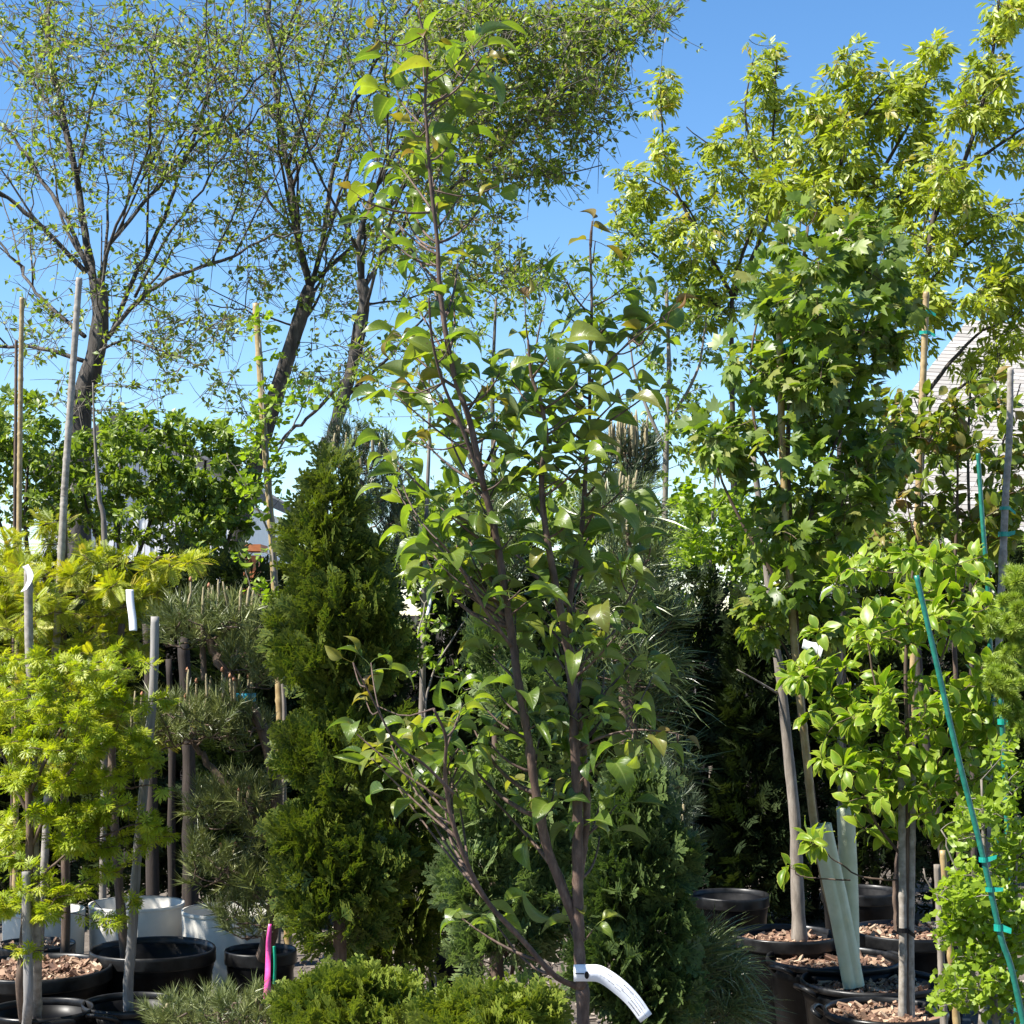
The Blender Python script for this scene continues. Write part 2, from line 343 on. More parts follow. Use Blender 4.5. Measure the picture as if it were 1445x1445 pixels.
def diamonds(items):
    """items: (base xyz, tip xyz, halfwidth, up) -> folded two-triangle blades"""
    v = []; f = []; e = []
    for (b, t, hw, sag) in items:
        b = np.array(b, float); t = np.array(t, float); d = t - b
        s = np.cross(d, (0, 0, 1)); s = s / max(np.linalg.norm(s), 1e-6) * hw
        m = b + d * .45 + np.array([0, 0, sag]); k = len(v)
        v += [b, m + s, t, m - s]; f += [(k, k + 1, k + 2), (k, k + 2, k + 3)]; e += [.0, .45, 1., .45]
    return T(v, [f], e)
def merge(*ts):
    v = []; f = []; e = []; n = 0
    for t in ts:
        v.append(t.v); e.append(t.e); f += [x + n for x in t.f]; n += len(t.v)
    r = T(np.concatenate(v), [], np.concatenate(e)); r.f = f; return r
def maple_leaf(cup=.25, droop=.3):
    A = [(0, 1.0), (13, .66), (20, .70), (30, .50), (44, .84), (54, .62), (66, .62), (80, .40), (100, .50), (128, .36), (160, .10)]
    pts = [(math.sin(math.radians(a)) * r, math.cos(math.radians(a)) * r) for a, r in A]
    full = [(x, y) for x, y in pts] + [(-x, y) for x, y in pts[::-1][:-1]]
    v = [(0, .3, 0)] + [(x * .95, y * .75 + .3, -droop * max(0, y) ** 2 - cup * abs(x) ** 1.5) for x, y in full]
    n = len(full); f = [(0, 1 + (i + 1) % n, 1 + i) for i in range(n)]
    v = [(x, y + .45, z) for x, y, z in v]; k = len(v)
    v += [(-.015, 0, .1), (.015, 0, .1), (0, .5, 0)]; f.append((k, k + 1, k + 2))
    return T(v, [f])
def ginkgo_leaf(spread=62, notch=.22, cup=.2):
    v = [(0, 0, 0), (.02, 0, 0), (0, .55, .02)]; f = [(0, 1, 2)]
    k = 3; n = 8; v.append((0, .5, 0))
    for i in range(n + 1):
        a = math.radians(-spread + 2 * spread * i / n); r = .72 * (1 - notch * math.exp(-((i - n / 2) / .7) ** 2)) * (1 + .05 * (-1) ** i)
        v.append((math.sin(a) * r, .5 + math.cos(a) * r, cup * abs(math.sin(a)) ** 2 * r))
    f += [(k, k + 1 + i + 1, k + 1 + i) for i in range(n)]
    return T(v, [f])
def feather(pairs=9, width=.34, droop=.25):
    it = [((0, 0, 0), (0, 1, -droop), .012, 0)]
    for i in range(pairs):
        t = .12 + .83 * i / pairs; l = width * math.sin(math.pi * (t * .8 + .12)) ** .8; y = t; z = -droop * t * t
        for s in (-1, 1):
            a = math.radians(62 - 22 * t); it.append(((0, y, z), (s * l * math.sin(a), y + l * math.cos(a), z - .05 * l), .035, .012))
    return diamonds(it)
def cutleaf(lobes=9):
    it = []
    for i in range(lobes):
        a = math.radians(-125 + 250 * i / (lobes - 1)); l = .75 * (1 - .45 * (abs(a) / math.radians(125)) ** 1.4)
        dx, dy = math.sin(a), math.cos(a); b = (dx * .04, .25 + dy * .04, 0); t = (dx * l, .25 + dy * l, -.16 * l)
        it.append((b, t, .06, .02))
        for s in (-1, 1):
            a2 = a + s * .5; m = (dx * l * .5, .25 + dy * l * .5, -.05)
            it.append((m, (m[0] + math.sin(a2) * l * .34, m[1] + math.cos(a2) * l * .34, -.12), .03, 0))
    it.append(((0, 0, 0), (0, .3, .02), .012, 0))
    return diamonds(it)
def compound(pairs=2, droop=.9):
    ts = []; it = []
    y, z = 0., 0.; n = 6; path = [(0, 0)]
    for i in range(n): th = -droop * i / n; y += math.cos(th) / n * .75; z += math.sin(th) / n * .75; path.append((y, z))
    for i in range(n): it.append(((0, *path[i]), (0, *path[i + 1]), .012, 0))
    ends = [(path[-1], 0, .6)] + [(path[n - 1 - 2 * k], s, .55 - .08 * k) for k in range(pairs) for s in (-1, 1)]
    for (py, pz), s, l in ends:
        d = np.array([s * .8, .45 if s else .6, -.55]); d = d / np.linalg.norm(d) * l
        b = np.array([0, py, pz]); side = np.cross(d, (0, 0, 1.)); side = side / np.linalg.norm(side); up = np.cross(side, d); up /= np.linalg.norm(up)
        hw = l * .19; v = [b, b + d * .3 + side * hw + up * .03, b + d * .3 - side * hw + up * .03, b + d * .35, b + d * .68 + side * hw * .72 - (0, 0, .03), b + d * .68 - side * hw * .72 - (0, 0, .03), b + d * .68 - (0, 0, .05), b + d + (0, 0, -.12 * l)]
        f = [(0, 1, 3), (0, 3, 2), (1, 4, 6), (1, 6, 3), (2, 3, 6), (2, 6, 5), (4, 7, 6), (5, 6, 7)]
        ts.append(T(v, [f]))
    return merge(diamonds(it), *ts)
def spray(sub=True, seed=0):
    r = random.Random(seed); it = [((0, 0, 0), (0, 1, 0), .045, 0)]
    for i in range(5):
        t = .15 + .16 * i; l = .55 * (1 - .6 * t) * r.uniform(.8, 1.2)
        for s in (-1, 1):
            a = math.radians(r.uniform(32, 50)); d = (s * math.sin(a), math.cos(a)); b = (0, t + r.uniform(-.05, .05), 0); zz = r.uniform(-.12, .12)
            it.append((b, (d[0] * l, b[1] + d[1] * l, zz * l), .056, .0))
            if sub:
                for q in (.4, .68):
                    l2 = l * .42; a2 = a + r.choice((-1, 1)) * .6; p = (d[0] * l * q, b[1] + d[1] * l * q, zz * l * q)
                    it.append((p, (p[0] + s * math.sin(a2) * l2, p[1] + math.cos(a2) * l2, p[2] + r.uniform(-.1, .1) * l2), .05, .0))
    return diamonds(it)
def tuft(n=46, seed=0, spread=(25, 75), wd=.013, shoot=1.0, nl=.75, curl=0.):
    r = random.Random(seed); v = []; f = []
    for i in range(n):
        t = r.uniform(.05, 1) * shoot; a = r.uniform(0, 2 * math.pi); e = math.radians(r.uniform(*spread) * (1.15 - .5 * t / shoot)); l = nl * r.uniform(.75, 1.15)
        d = np.array([math.cos(a) * math.sin(e), math.cos(e), math.sin(a) * math.sin(e)]); b = np.array([0, t, 0.])
        s = np.cross(d, rr(r)); s = s / max(np.linalg.norm(s), 1e-6) * wd
        if curl:
            m1 = b + d * l * .4; m2 = b + d * l * .75 + (0, 0, -curl * l * .25); tp = b + d * l + (0, 0, -curl * l * .7); k = len(v)
            v += [b - s * .6, b + s * .6, m1 + s, m1 - s, m2 + s, m2 - s, tp]; f += [(k, k + 1, k + 2), (k, k + 2, k + 3), (k + 3, k + 2, k + 4), (k + 3, k + 4, k + 5), (k + 5, k + 4, k + 6)]
        else:
            k = len(v); v += [b - s, b + s, b + d * l]; f.append((k, k + 1, k + 2))
    return T(v, [f])
def rr(r): return np.array([r.gauss(0, 1), r.gauss(0, 1), r.gauss(0, 1)])

TP = {
 'pear': [ovate(8, 2, 1, w_, f_, c_, .5, .014, .72, u_, wv) for (w_, f_, c_, u_, wv) in [(.58, .4, 1.3, .5, .03), (.60, .5, 1.7, .6, .04), (.54, .7, 1.0, .3, .03), (.62, .35, 2.0, .5, .05), (.58, 1.05, 1.2, .4, .02), (.62, .5, .6, .2, .04), (.5, .7, 2.2, .7, .03), (.46, .9, 1.5, .8, .06), (.70, .55, 1.4, .4, .06)]],
 'elm': [T([(0, 0, 0), (.3, .45, .10), (0, 1, -.08), (-.3, .45, .10)], [[(0, 1, 2), (0, 2, 3)]]), T([(0, 0, 0), (.26, .5, .16), (.05, 1, -.2), (-.26, .42, .05)], [[(0, 1, 2), (0, 2, 3)]])],
 'maple': [maple_leaf(.15, .2), maple_leaf(.4, .4), maple_leaf(.3, .7)],
 'ginkgo': [ginkgo_leaf(62, .25, .15), ginkgo_leaf(50, .4, .5), ginkgo_leaf(72, .15, .3)],
 'feather': [feather(9, .34, .2), feather(8, .4, .4), feather(10, .3, .1)],
 'cutleaf': [cutleaf(9), cutleaf(7)],
 'compound': [compound(2, .7), compound(1, .9), compound(2, 1.2)],
 'dog': [ovate(5, 2, 1, .56, .25, .7, .12, .014, .85, .2, .06), ovate(5, 2, 1, .5, .5, 1.1, .12, .014, .85, .2, .08), ovate(5, 2, 1, .6, .15, .35, .12, .014, .85, .1, .05)],
 'small': [ovate(2, 1, 1, .62, .3, .5, 0), ovate(2, 1, 1, .55, .6, .8, 0)],
 'spray': [spray(True, k) for k in range(4)],
 'spray_lo': [spray(False, k) for k in range(3)],
 'tuft': [tuft(46, k, (18, 70), .024) for k in range(3)],
 'tuft_long': [tuft(24, k, (15, 80), .020, .5, 1.1, .9) for k in range(3)],
 'larch': [tuft(22, k, (40, 100), .06, .15, .8) for k in range(2)],
}
TMESH = {}
def tmesh(tn, k, mat):
    key = (tn, k, mat.name)
    if key not in TMESH:
        mb = MB(); t = TP[tn][k]; mb.add(t.v, t.f, 0., t.e, t.l); me = mb.mesh('leaf'); me.materials.append(mat); TMESH[key] = me
    return TMESH[key]
def scatter(mb, t, Pp, R, S, var):
    n = len(Pp); k = len(t.v)
    if n == 0: return
    v = np.einsum('nij,kj->nki', R, t.v) * np.asarray(S)[:, None, None] + Pp[:, None]
    fs = []
    for f in t.f: fs.append((f[None] + (np.arange(n) * k)[:, None, None]).reshape(-1, f.shape[1]))
    mb.add(v.reshape(-1, 3), fs, np.repeat(var, k), np.tile(t.e, n), np.tile(t.l, n))
def project(p):
    d = p - np.array([0, 0, CAMZ]); yy = d[:, 1] * cp + d[:, 2] * sp; zz = -d[:, 1] * sp + d[:, 2] * cp
    return CX + F * d[:, 0] / yy, CY - F * zz / yy

def foliage(root, tn, mat, Pp, D, N, S, nobj=0, objname='leaf', stuffname='foliage', var=None):
    """the nobj leaves that show nearest the camera become objects of their own, the rest one stuff part"""
    n = len(Pp); R = frames(D, N); S = np.asarray(S); kk = RNG.integers(0, len(TP[tn]), n)
    var = RNG.uniform(0, 1, n) if var is None else var
    solo = np.zeros(n, bool)
    if nobj:
        x, y = project(Pp); score = Pp[:, 1] + ((x < -10) | (x > 1455) | (y < -10) | (y > 1455)) * 100
        solo[np.argsort(score)[:nobj]] = True
        loc = np.array(root.location)
        for i in np.where(solo)[0]:
            o = bpy.data.objects.new(objname, tmesh(tn, int(kk[i]), mat)); COL.objects.link(o); o.parent = root
            m = np.eye(4); m[:3, :3] = R[i] * S[i]; m[:3, 3] = Pp[i] - loc; o.matrix_basis = Matrix(m.tolist())
    rest = ~solo
    if rest.any():
        mb = MB()
        for k in range(len(TP[tn])):
            s = rest & (kk == k); scatter(mb, TP[tn][k], Pp[s], R[s], S[s], var[s])
        return part(stuffname, mb, mat, root, 'stuff')

# ------------------------------------------------------------------ skeletons
class Skel:
    def __init__(s): s.p = np.zeros((60000, 3)); s.r = np.zeros(60000); s.n = 0
    def add(s, pts, rad):
        k = len(pts); s.p[s.n:s.n + k] = pts; s.r[s.n:s.n + k] = rad; s.n += k
    def limb(s, mb, pts, r0, r1, seg=7, n=None, jit=.0, power=1.):
        n = n or max(6, len(pts) * 4); p = catmull(pts, n)
        if jit: p = p + RNG.normal(size=p.shape) * jit * np.linspace(0, 1, n)[:, None]
        r = r0 + (r1 - r0) * np.linspace(0, 1, n) ** power
        tube(mb, p, r * (1 + .06 * RNG.normal(size=n)), seg); s.add(p, r)
    def nearest(s, t, down=.6):
        d = t - s.p[:s.n]; c = np.linalg.norm(d, axis=1) + down * np.maximum(0, -d[:, 2]); return int(np.argmin(c))
    def reach(s, mb, T_, rtip=.0015, taper=.010, rmax=.05, sag=.12, seg=4, npt=6, down=.6, arch=0.):
        """twigs from the skeleton to each target, nearest first; returns their paths"""
        T_ = np.asarray(T_); q = s.p[:s.n]
        d0 = np.array([np.min(np.linalg.norm(q - t, axis=1)) for t in T_]); out = []
        for i in np.argsort(d0):
            t = T_[i]; k = s.nearest(t, down); a = s.p[k].copy(); L = np.linalg.norm(t - a)
            if L < 1e-4: continue
            m = a + (t - a) * .5 + RNG.normal(size=3) * L * .10 + np.array([0, 0, -sag * L + arch * L])
            u = np.linspace(0, 1, npt)[:, None]; p = (1 - u) ** 2 * a + 2 * u * (1 - u) * m + u ** 2 * t
            r0 = min(s.r[k] * .8, rtip + taper * L, rmax); r = np.linspace(max(r0, rtip), rtip, npt)
            tube(mb, p, r, seg, False); s.add(p[1:], r[1:]); out.append(p)
        return out
def blobs_points(blobs, d, dz, n, shell=.35, dj=.0):
    """sample n points in ellipsoids given in photo pixels (cx, cy, rx, ry[, depth shift]) at depth d, half thickness dz metres"""
    B = np.array([(b + (0,))[:5] if len(b) == 4 else b for b in blobs], float)
    wgt = B[:, 2] * B[:, 3]; k = RNG.choice(len(B), n, p=wgt / wgt.sum()); B = B[k]
    u = rand_unit(n) * (shell + (1 - shell) * RNG.uniform(0, 1, n) ** .5)[:, None]
    return P(B[:, 0] + B[:, 2] * u[:, 0], B[:, 1] - B[:, 3] * u[:, 2], d + B[:, 4] + dz * u[:, 1] * np.minimum(1.6, B[:, 2] / 60)), u
def leaves_on(paths, per, t0=.3, jit=.02, out=.7, droop=.35, up=.3, upn=1., nj=.5, clump=0):
    """leaf bases along twig paths, with outward, slightly drooping directions"""
    Ps, Ds = [], []
    for p in paths:
        k = max(1, int(round(per * RNG.uniform(.6, 1.4)))); t = t0 + (1 - t0) * RNG.uniform(0, 1, k) ** .7
        if clump: t = np.clip(RNG.choice(t[:max(1, k // clump)], k) + RNG.normal(size=k) * .02, t0, .999)
        i = np.minimum((t * (len(p) - 1)).astype(int), len(p) - 2); u = (t * (len(p) - 1) - i)[:, None]
        b = p[i] * (1 - u) + p[i + 1] * u; tan = nrm(p[i + 1] - p[i])
        r = rand_unit(k); r = nrm(r - tan * (r * tan).sum(1, keepdims=True))
        Ps.append(b + r * jit * RNG.uniform(0, 1, (k, 1))); Ds.append(nrm(tan * (1 - out) + r * out + np.array([0, 0, up - droop])))
    Pp = np.concatenate(Ps); D = np.concatenate(Ds)
    N = nrm(np.array([-.38, -.16, upn]) + RNG.normal(size=D.shape) * nj)
    return Pp, D, N

# ------------------------------------------------------------------ buildings far behind
def house():
    root = thing('house', 'pale shingled house roof behind the trees at the right', 'house', P(1400, 867, 26))
    d0, d1 = 25., 31.
    # roof slope facing the camera: left rake rises to the ridge, shingle courses as overlapping strips
    eL, eR = P(1090, 800, d0), P(1600, 822, d0); rL, rR = P(1365, 452, d1), P(1700, 468, d1)
    mb = MB(); nc = 60; rows = []
    nv = nrm(np.cross(eR - eL, rL - eL)); nv = nv if nv[2] > 0 else -nv
    for i in range(nc):
        a, b = i / nc, (i + 1.25) / nc
        A, B = eL + (rL - eL) * a, eR + (rR - eR) * a; C, D = eR + (rR - eR) * min(b, 1), eL + (rL - eL) * min(b, 1)
        x0 = 0.; L = np.linalg.norm(B - A)
        while x0 < 1:
            wdt = RNG.uniform(.22, .34) / L; x1 = min(1, x0 + wdt - .006 / L)
            up = nv * (.011 + RNG.uniform(0, .005)); v = [A + (B - A) * x0 + up, A + (B - A) * x1 + up, D + (C - D) * x1 + nv * .004, D + (C - D) * x0 + nv * .004, A + (B - A) * x0, A + (B - A) * x1]
            mb.add(v, np.array([[0, 1, 2, 3], [4, 5, 1, 0]]), RNG.uniform(0, 1)); x0 += wdt
    part('roof_shingles', mb, M['shingle'], root, 'stuff', False)
    mb = MB(); mb.add([eL - nv * .002, eR - nv * .002, rR - nv * .002, rL - nv * .002, eL - nv * .15, eR - nv * .15, rR - nv * .15, rL - nv * .15], np.array([[0, 1, 2, 3], [7, 6, 5, 4], [0, 3, 7, 4], [1, 0, 4, 5]]))
    part('roof', mb, M['trim'], root, None, False)
    mb = MB(); yb = 1.2
    fl, fr = eL + np.array([.5, .5, -.2]), eR + np.array([-.5, .5, -.2])
    z0 = 0.
    mb.add([(fl[0], fl[1], z0), (fr[0], fr[1], z0), (fr[0], fr[1], fr[2]), (fl[0], fl[1], fl[2]), (fl[0], fl[1] + 5, z0), (fl[0], fl[1] + 5, fl[2])], np.array([[0, 1, 2, 3], [4, 0, 3, 5]]))
    part('wall', mb, M['siding'], root, None, False)
    mb = MB(); tube(mb, catmull([eL + (0, -.06, -.05), eR + (0, -.06, -.05)], 4), .06, 6); part('gutter', mb, M['trim'], root)
    for k in range(2):
        c = fl + (fr - fl) * (.35 + .3 * k) + np.array([0, -.03, 0]); mb = MB(); box(mb, (c[0], c[1], 1.3), (.9, .05, 1.1)); wi = part('window', mb, M['trim'], root, None, False)
        mb = MB(); box(mb, (c[0], c[1] - .03, 1.3), (.78, .03, .98)); o = link('pane', mb.mesh('pane', root.location, False), M['window'], wi)
house()
def shed():
    d = 24.; root = thing('shed', 'white gabled shed with vertical board siding behind the left trees', 'shed', P(250, 867, d))
    pk = P(178, 596, d); er = P(352, 700, d); el = P(60, 668, d); n = 34
    for i in range(n):
        a, b = i / n, (i + 1) / n; xl = el[0] + (er[0] - el[0]) * a; xr = el[0] + (er[0] - el[0]) * b - .012
        def top(x): return pk[2] + (er[2] - pk[2]) * (x - pk[0]) / (er[0] - pk[0]) if x > pk[0] else pk[2] + (el[2] - pk[2]) * (pk[0] - x) / (pk[0] - el[0])
        mb = MB(); y0, y1 = d - .015 * (i % 2), d + .05
        v = [(xl, y0, 0), (xr, y0, 0), (xr, y0, top(xr)), (xl, y0, top(xl)), (xl, y1, 0), (xr, y1, 0), (xr, y1, top(xr)), (xl, y1, top(xl))]
        mb.add(v, np.array([[0, 1, 2, 3], [1, 5, 6, 2], [4, 0, 3, 7], [3, 2, 6, 7]])); part('siding_board', mb, M['siding'], root, None, False)
    for a, b in ((pk, er), (el, pk)):
        ext = (b - a) * .08; a2, b2 = a - (ext if a is not pk else 0), b + (ext if b is not pk else 0)
        mb = MB(); up = np.array([0, 0, .14]); bk = np.array([0, 5., 0]); fr = np.array([0, -.25, 0])
        v = [a2 + fr, b2 + fr, b2 + fr + up, a2 + fr + up, a2 + bk, b2 + bk, b2 + bk + up, a2 + bk + up]
        mb.add(v, np.array([[0, 1, 2, 3], [3, 2, 6, 7], [4, 5, 1, 0], [1, 5, 6, 2], [4, 0, 3, 7]])); part('roof', mb, M['roofdark'], root, None, False)
    mb = MB(); box(mb, ((el[0] + er[0]) / 2, d + 2.5, er[2] / 2 - .05), (er[0] - el[0] - .1, 4.8, er[2] - .1)); part('wall', mb, M['siding'], root, None, False)
shed()
def orange_bin():
    c = P(348, 780, 22); root = thing('storage_hut', 'small orange hut beside the dark leaning elm trunk', 'hut', (c[0], c[1], 0))
    mb = MB(); box(mb, (c[0], c[1], c[2] / 2 - .02), (.34, .5, c[2] - .04)); part('wall', mb, M['orange'], root, None, False)
    mb = MB(); box(mb, (c[0], c[1], c[2] + .05), (.42, .62, .08)); part('roof', mb, M['orange'], root, None, False)
orange_bin()
def board_fence():
    y = 12.6; root = thing('board_fence', 'dark weathered board fence behind the nursery rows', 'fence', (0, y, 0))
    x = -4.6; k = 0
    base = MB(); box(base, (0, y + .02, .86), (.148, .022, 1.72)); me = base.mesh('board', (0, y, 0), False); me.materials.append(M['fence'])
    while x < 4.6:
        o = link('board', me, None, root, (x, RNG.uniform(-.008, .008), RNG.uniform(-.03, .0))); x += .156
    for z in (.4, 1.4):
        mb = MB(); box(mb, (0, y + .07, z), (9.4, .05, .09)); part('rail', mb, M['fence'], root, None, False)
board_fence()

# ------------------------------------------------------------------ elms behind on the left
def elm(label, base_px, limbs, d, tgt, ntw, rpx, seedshift=0.):
    sc = d / F; bx = P(base_px[0], base_px[1], d); root = thing('elm_tree', label, 'tree', (bx[0], d, 0), 'tall elms against the sky')
    sk = Skel(); mb = MB()
    for k, (pts, r0, r1) in enumerate(limbs):
        dj = 0 if k == 0 else RNG.uniform(-1.2, 1.2)
        pp = np.array([P(x, y, d + dj * (i / max(1, len(pts) - 1))) for i, (x, y) in enumerate(pts)])
        if k == 0: pp = np.concatenate([[[pp[0][0] + .05, d, -.05]], pp]); 
        sk.limb(mb, pp, r0 * sc * (.70 if k == 0 else .45), r1 * sc * (.65 if k == 0 else .42), 8 if r0 > 8 else 6, None, .02 if k else 0.)
    n0 = sk.n
    for k in RNG.choice(n0, 34):
        k = min(max(int(k), 2), n0 - 2); a = sk.p[k].copy()
        if a[2] < 3.2: continue
        dr = nrm((nrm((sk.p[k + 1] - sk.p[k - 1])[None]) + RNG.normal(size=(1, 3)) * .45 + (0, 0, .35)))[0]; L = RNG.uniform(1., 2.4)
        pp = np.array([a, a + dr * L * .5 + RNG.normal(size=3) * .06, a + dr * L + np.array([0, 0, .15]) + RNG.normal(size=3) * .1])
        ex, ey = project(pp[-1:]); inside = not (ex[0] > 860 or (ex[0] > 700 and ey[0] > 230) or ey[0] > 440)
        if inside and np.linalg.norm(sk.p[k + 1] - sk.p[k]) < .6: sk.limb(mb, pp, min(sk.r[k] * .6, .02), .005, 5, 9, .02)
    part('trunk', mb, M['elmbark'], root)
    tw = MB(); pts = []
    for (cx, cy, rx, ry, n) in tgt:
        n = int(n * 1.5); u = rand_unit(n) * RNG.uniform(.1, 1, (n, 1)) ** .5
        pts.append(P(cx + rx * u[:, 0], cy + ry * u[:, 2], d + 1.6 * u[:, 1]))
    paths = sk.reach(tw, np.concatenate(pts), .0028, .009, .03, .04, 3, 6, .35, .03)
    # bare fine side twigs
    extra = []
    for p in paths:
        for _ in range(3):
            i = RNG.integers(2, len(p)); e = p[i] + rand_unit(1)[0] * RNG.uniform(.15, .5) + (p[-1] - p[0]) * .12
            q = np.linspace(0, 1, 4)[:, None]; pth = p[i] * (1 - q) + e * q + np.array([0, 0, .05]) * np.sin(q * 3.1) * RNG.uniform(-1, 1)
            tube(tw, pth, np.linspace(.0045, .002, 4), 3, False)
            if _ < 2: extra.append(pth)
    part('twigs', tw, M['twig'], root, 'stuff')
    Pp, D, N = leaves_on(paths + extra, ntw, .3, .03, .7, .1, .2, .8, .7, 4)
    foliage(root, 'elm', M['elm'], Pp, D, N, RNG.uniform(.038, .080, len(Pp)), stuffname='crown')
elm('elm with pale forked limbs behind the leftmost stakes', (118, 640), [
    ([(112, 640), (118, 560), (135, 500), (142, 440), (136, 395)], 27, 17),
    ([(138, 430), (125, 360), (108, 250), (86, 150), (70, 60), (64, -40)], 13, 7),
    ([(122, 385), (60, 320), (0, 272), (-60, 240)], 9, 5), ([(124, 380), (90, 300), (52, 245), (18, 195), (-20, 150)], 8, 4),
    ([(92, 185), (50, 120), (0, 72), (-40, 30)], 6, 3), ([(142, 430), (155, 345), (200, 235), (214, 150), (214, 70)], 6, 2),
    ([(158, 470), (185, 400), (225, 320), (260, 230), (300, 100), (312, 10)], 9, 3), ([(150, 478), (190, 430), (240, 393), (310, 368), (365, 342), (425, 325)], 9, 3),
    ([(150, 350), (200, 290), (245, 238), (300, 180), (370, 110), (440, 20)], 7, 2), ([(120, 510), (60, 492), (0, 488), (-40, 480)], 8, 4),
    ([(120, 475), (60, 422), (30, 380), (-10, 335)], 7, 4), ([(190, 420), (232, 340), (290, 260), (335, 190), (390, 130)], 5, 2), ([(130, 500), (180, 480), (240, 500), (300, 520)], 5, 2)],
    17., [(40, 60, 80, 90, 34), (120, 40, 90, 60, 26), (220, 80, 90, 90, 50), (300, 90, 70, 100, 36), (40, 200, 70, 90, 22), (130, 220, 60, 80, 20), (230, 210, 80, 70, 40), (320, 210, 60, 60, 24), (60, 330, 80, 60, 14), (200, 400, 90, 50, 18), (300, 330, 80, 50, 16), (110, 130, 50, 50, 14), (40, 470, 70, 60, 14), (220, 490, 90, 50, 24), (310, 460, 60, 40, 14), (150, 560, 90, 40, 16)], 5, 1)
elm('elm with a dark leaning trunk rising right of the white shed', (335, 800), [
    ([(330, 810), (340, 740), (365, 640), (395, 540), (420, 460), (438, 405)], 20, 16),
    ([(438, 405), (420, 335), (408, 250), (396, 180), (386, 100), (374, -30)], 13, 8), ([(438, 410), (455, 340), (470, 240), (492, 165), (525, 100), (570, 30), (610, -40)], 9, 4),
    ([(386, 110), (402, 45), (432, -10)], 6, 4), ([(440, 400), (500, 345), (560, 280), (625, 195), (700, 95), (745, 40)], 7, 3), ([(420, 330), (370, 270), (330, 190), (310, 120)], 5, 2),
    ([(408, 250), (450, 190), (480, 100), (485, 20)], 5, 2), ([(415, 460), (350, 440), (290, 430)], 4, 2)],
    18., [(370, 60, 70, 80, 36), (450, 60, 70, 80, 40), (540, 60, 60, 80, 34), (400, 180, 60, 70, 28), (480, 190, 60, 70, 26), (560, 180, 60, 70, 26), (420, 320, 60, 60, 22), (480, 320, 60, 60, 20), (380, 380, 50, 40, 14), (640, 60, 60, 70, 30), (470, 420, 50, 40, 14), (350, 260, 40, 50, 14), (330, 560, 60, 50, 10), (450, 520, 60, 40, 12)], 5, 2)
elm('elm with spreading right hand crown behind the pear leader', (460, 660), [
    ([(455, 680), (468, 620), (485, 560), (502, 500), (514, 430), (510, 395)], 15, 12),
    ([(510, 400), (508, 330), (540, 245), (582, 180), (625, 105), (690, 20)], 10, 4), ([(512, 410), (560, 330), (640, 262), (730, 190), (800, 120), (880, 60), (960, 15)], 6.5, 3),
    ([(500, 520), (450, 575), (410, 610), (380, 640)], 7, 4), ([(650, 255), (720, 250), (790, 245), (850, 235)], 4, 2), ([(515, 430), (580, 420), (660, 395), (740, 400)], 4, 2), ([(600, 160), (680, 110), (760, 40)], 4, 2), ([(690, 220), (760, 130), (830, 60), (900, -20)], 4, 2)],
    16.5, [(610, 60, 60, 70, 40), (690, 50, 70, 60, 52), (770, 50, 70, 60, 60), (850, 40, 60, 50, 46), (920, 20, 45, 30, 20), (640, 160, 70, 60, 40), (720, 150, 70, 60, 50), (790, 140, 60, 50, 36), (850, 110, 50, 50, 24), (700, 230, 60, 40, 30), (770, 235, 50, 30, 16), (620, 260, 60, 50, 24), (560, 340, 60, 50, 18), (690, 320, 50, 40, 14), (640, 400, 70, 40, 18), (740, 390, 60, 30, 20), (520, 500, 50, 50, 12), (830, 180, 40, 40, 10)], 8, 3)

# ------------------------------------------------------------------ generic broadleaf plant
def leafy(name, label, cat, base, limbs, d, blobs, dz, nt_, per, tn, mat, size, bark, group=None, nobj=0, rtip=.0015, taper=.008, t0=.3, jit=.02, out=.7, droop=.35, up=.3, upn=1., nj=.5, sag=.05, arch=.05, shell=.35, r0s=None, leafname='leaf', rmax=.02):
    bz = PZ(base[0], base[1], 0.) if len(base) == 2 else np.array(base, float)
    root = thing(name, label, cat, bz, group); sk = Skel(); mb = MB()
    for k, (pts, r0, r1) in enumerate(limbs):
        pp = [p if len(p) == 3 and abs(p[2]) < 50 and False else P(p[0], p[1], d + (p[2] if len(p) > 2 else 0)) for p in pts]
        if k == 0 and len(base) == 3: pp = [np.array(base, float)] + pp
        sk.limb(mb, np.array(pp), r0, r1, 7, None, .004 if k else 0.)
    part('trunk', mb, bark, root)
    tg, _ = blobs_points(blobs, d, dz, nt_, shell)
    tw = MB(); paths = sk.reach(tw, tg, rtip, taper, rmax, sag, 4, 6, .7, arch); part('twigs', tw, bark, root, 'stuff')
    Pp, D, N = leaves_on(paths, per, t0, jit, out, droop, up, upn, nj)
    foliage(root, tn, mat, Pp, D, N, RNG.uniform(size[0], size[1], len(Pp)), nobj, leafname)
    return root

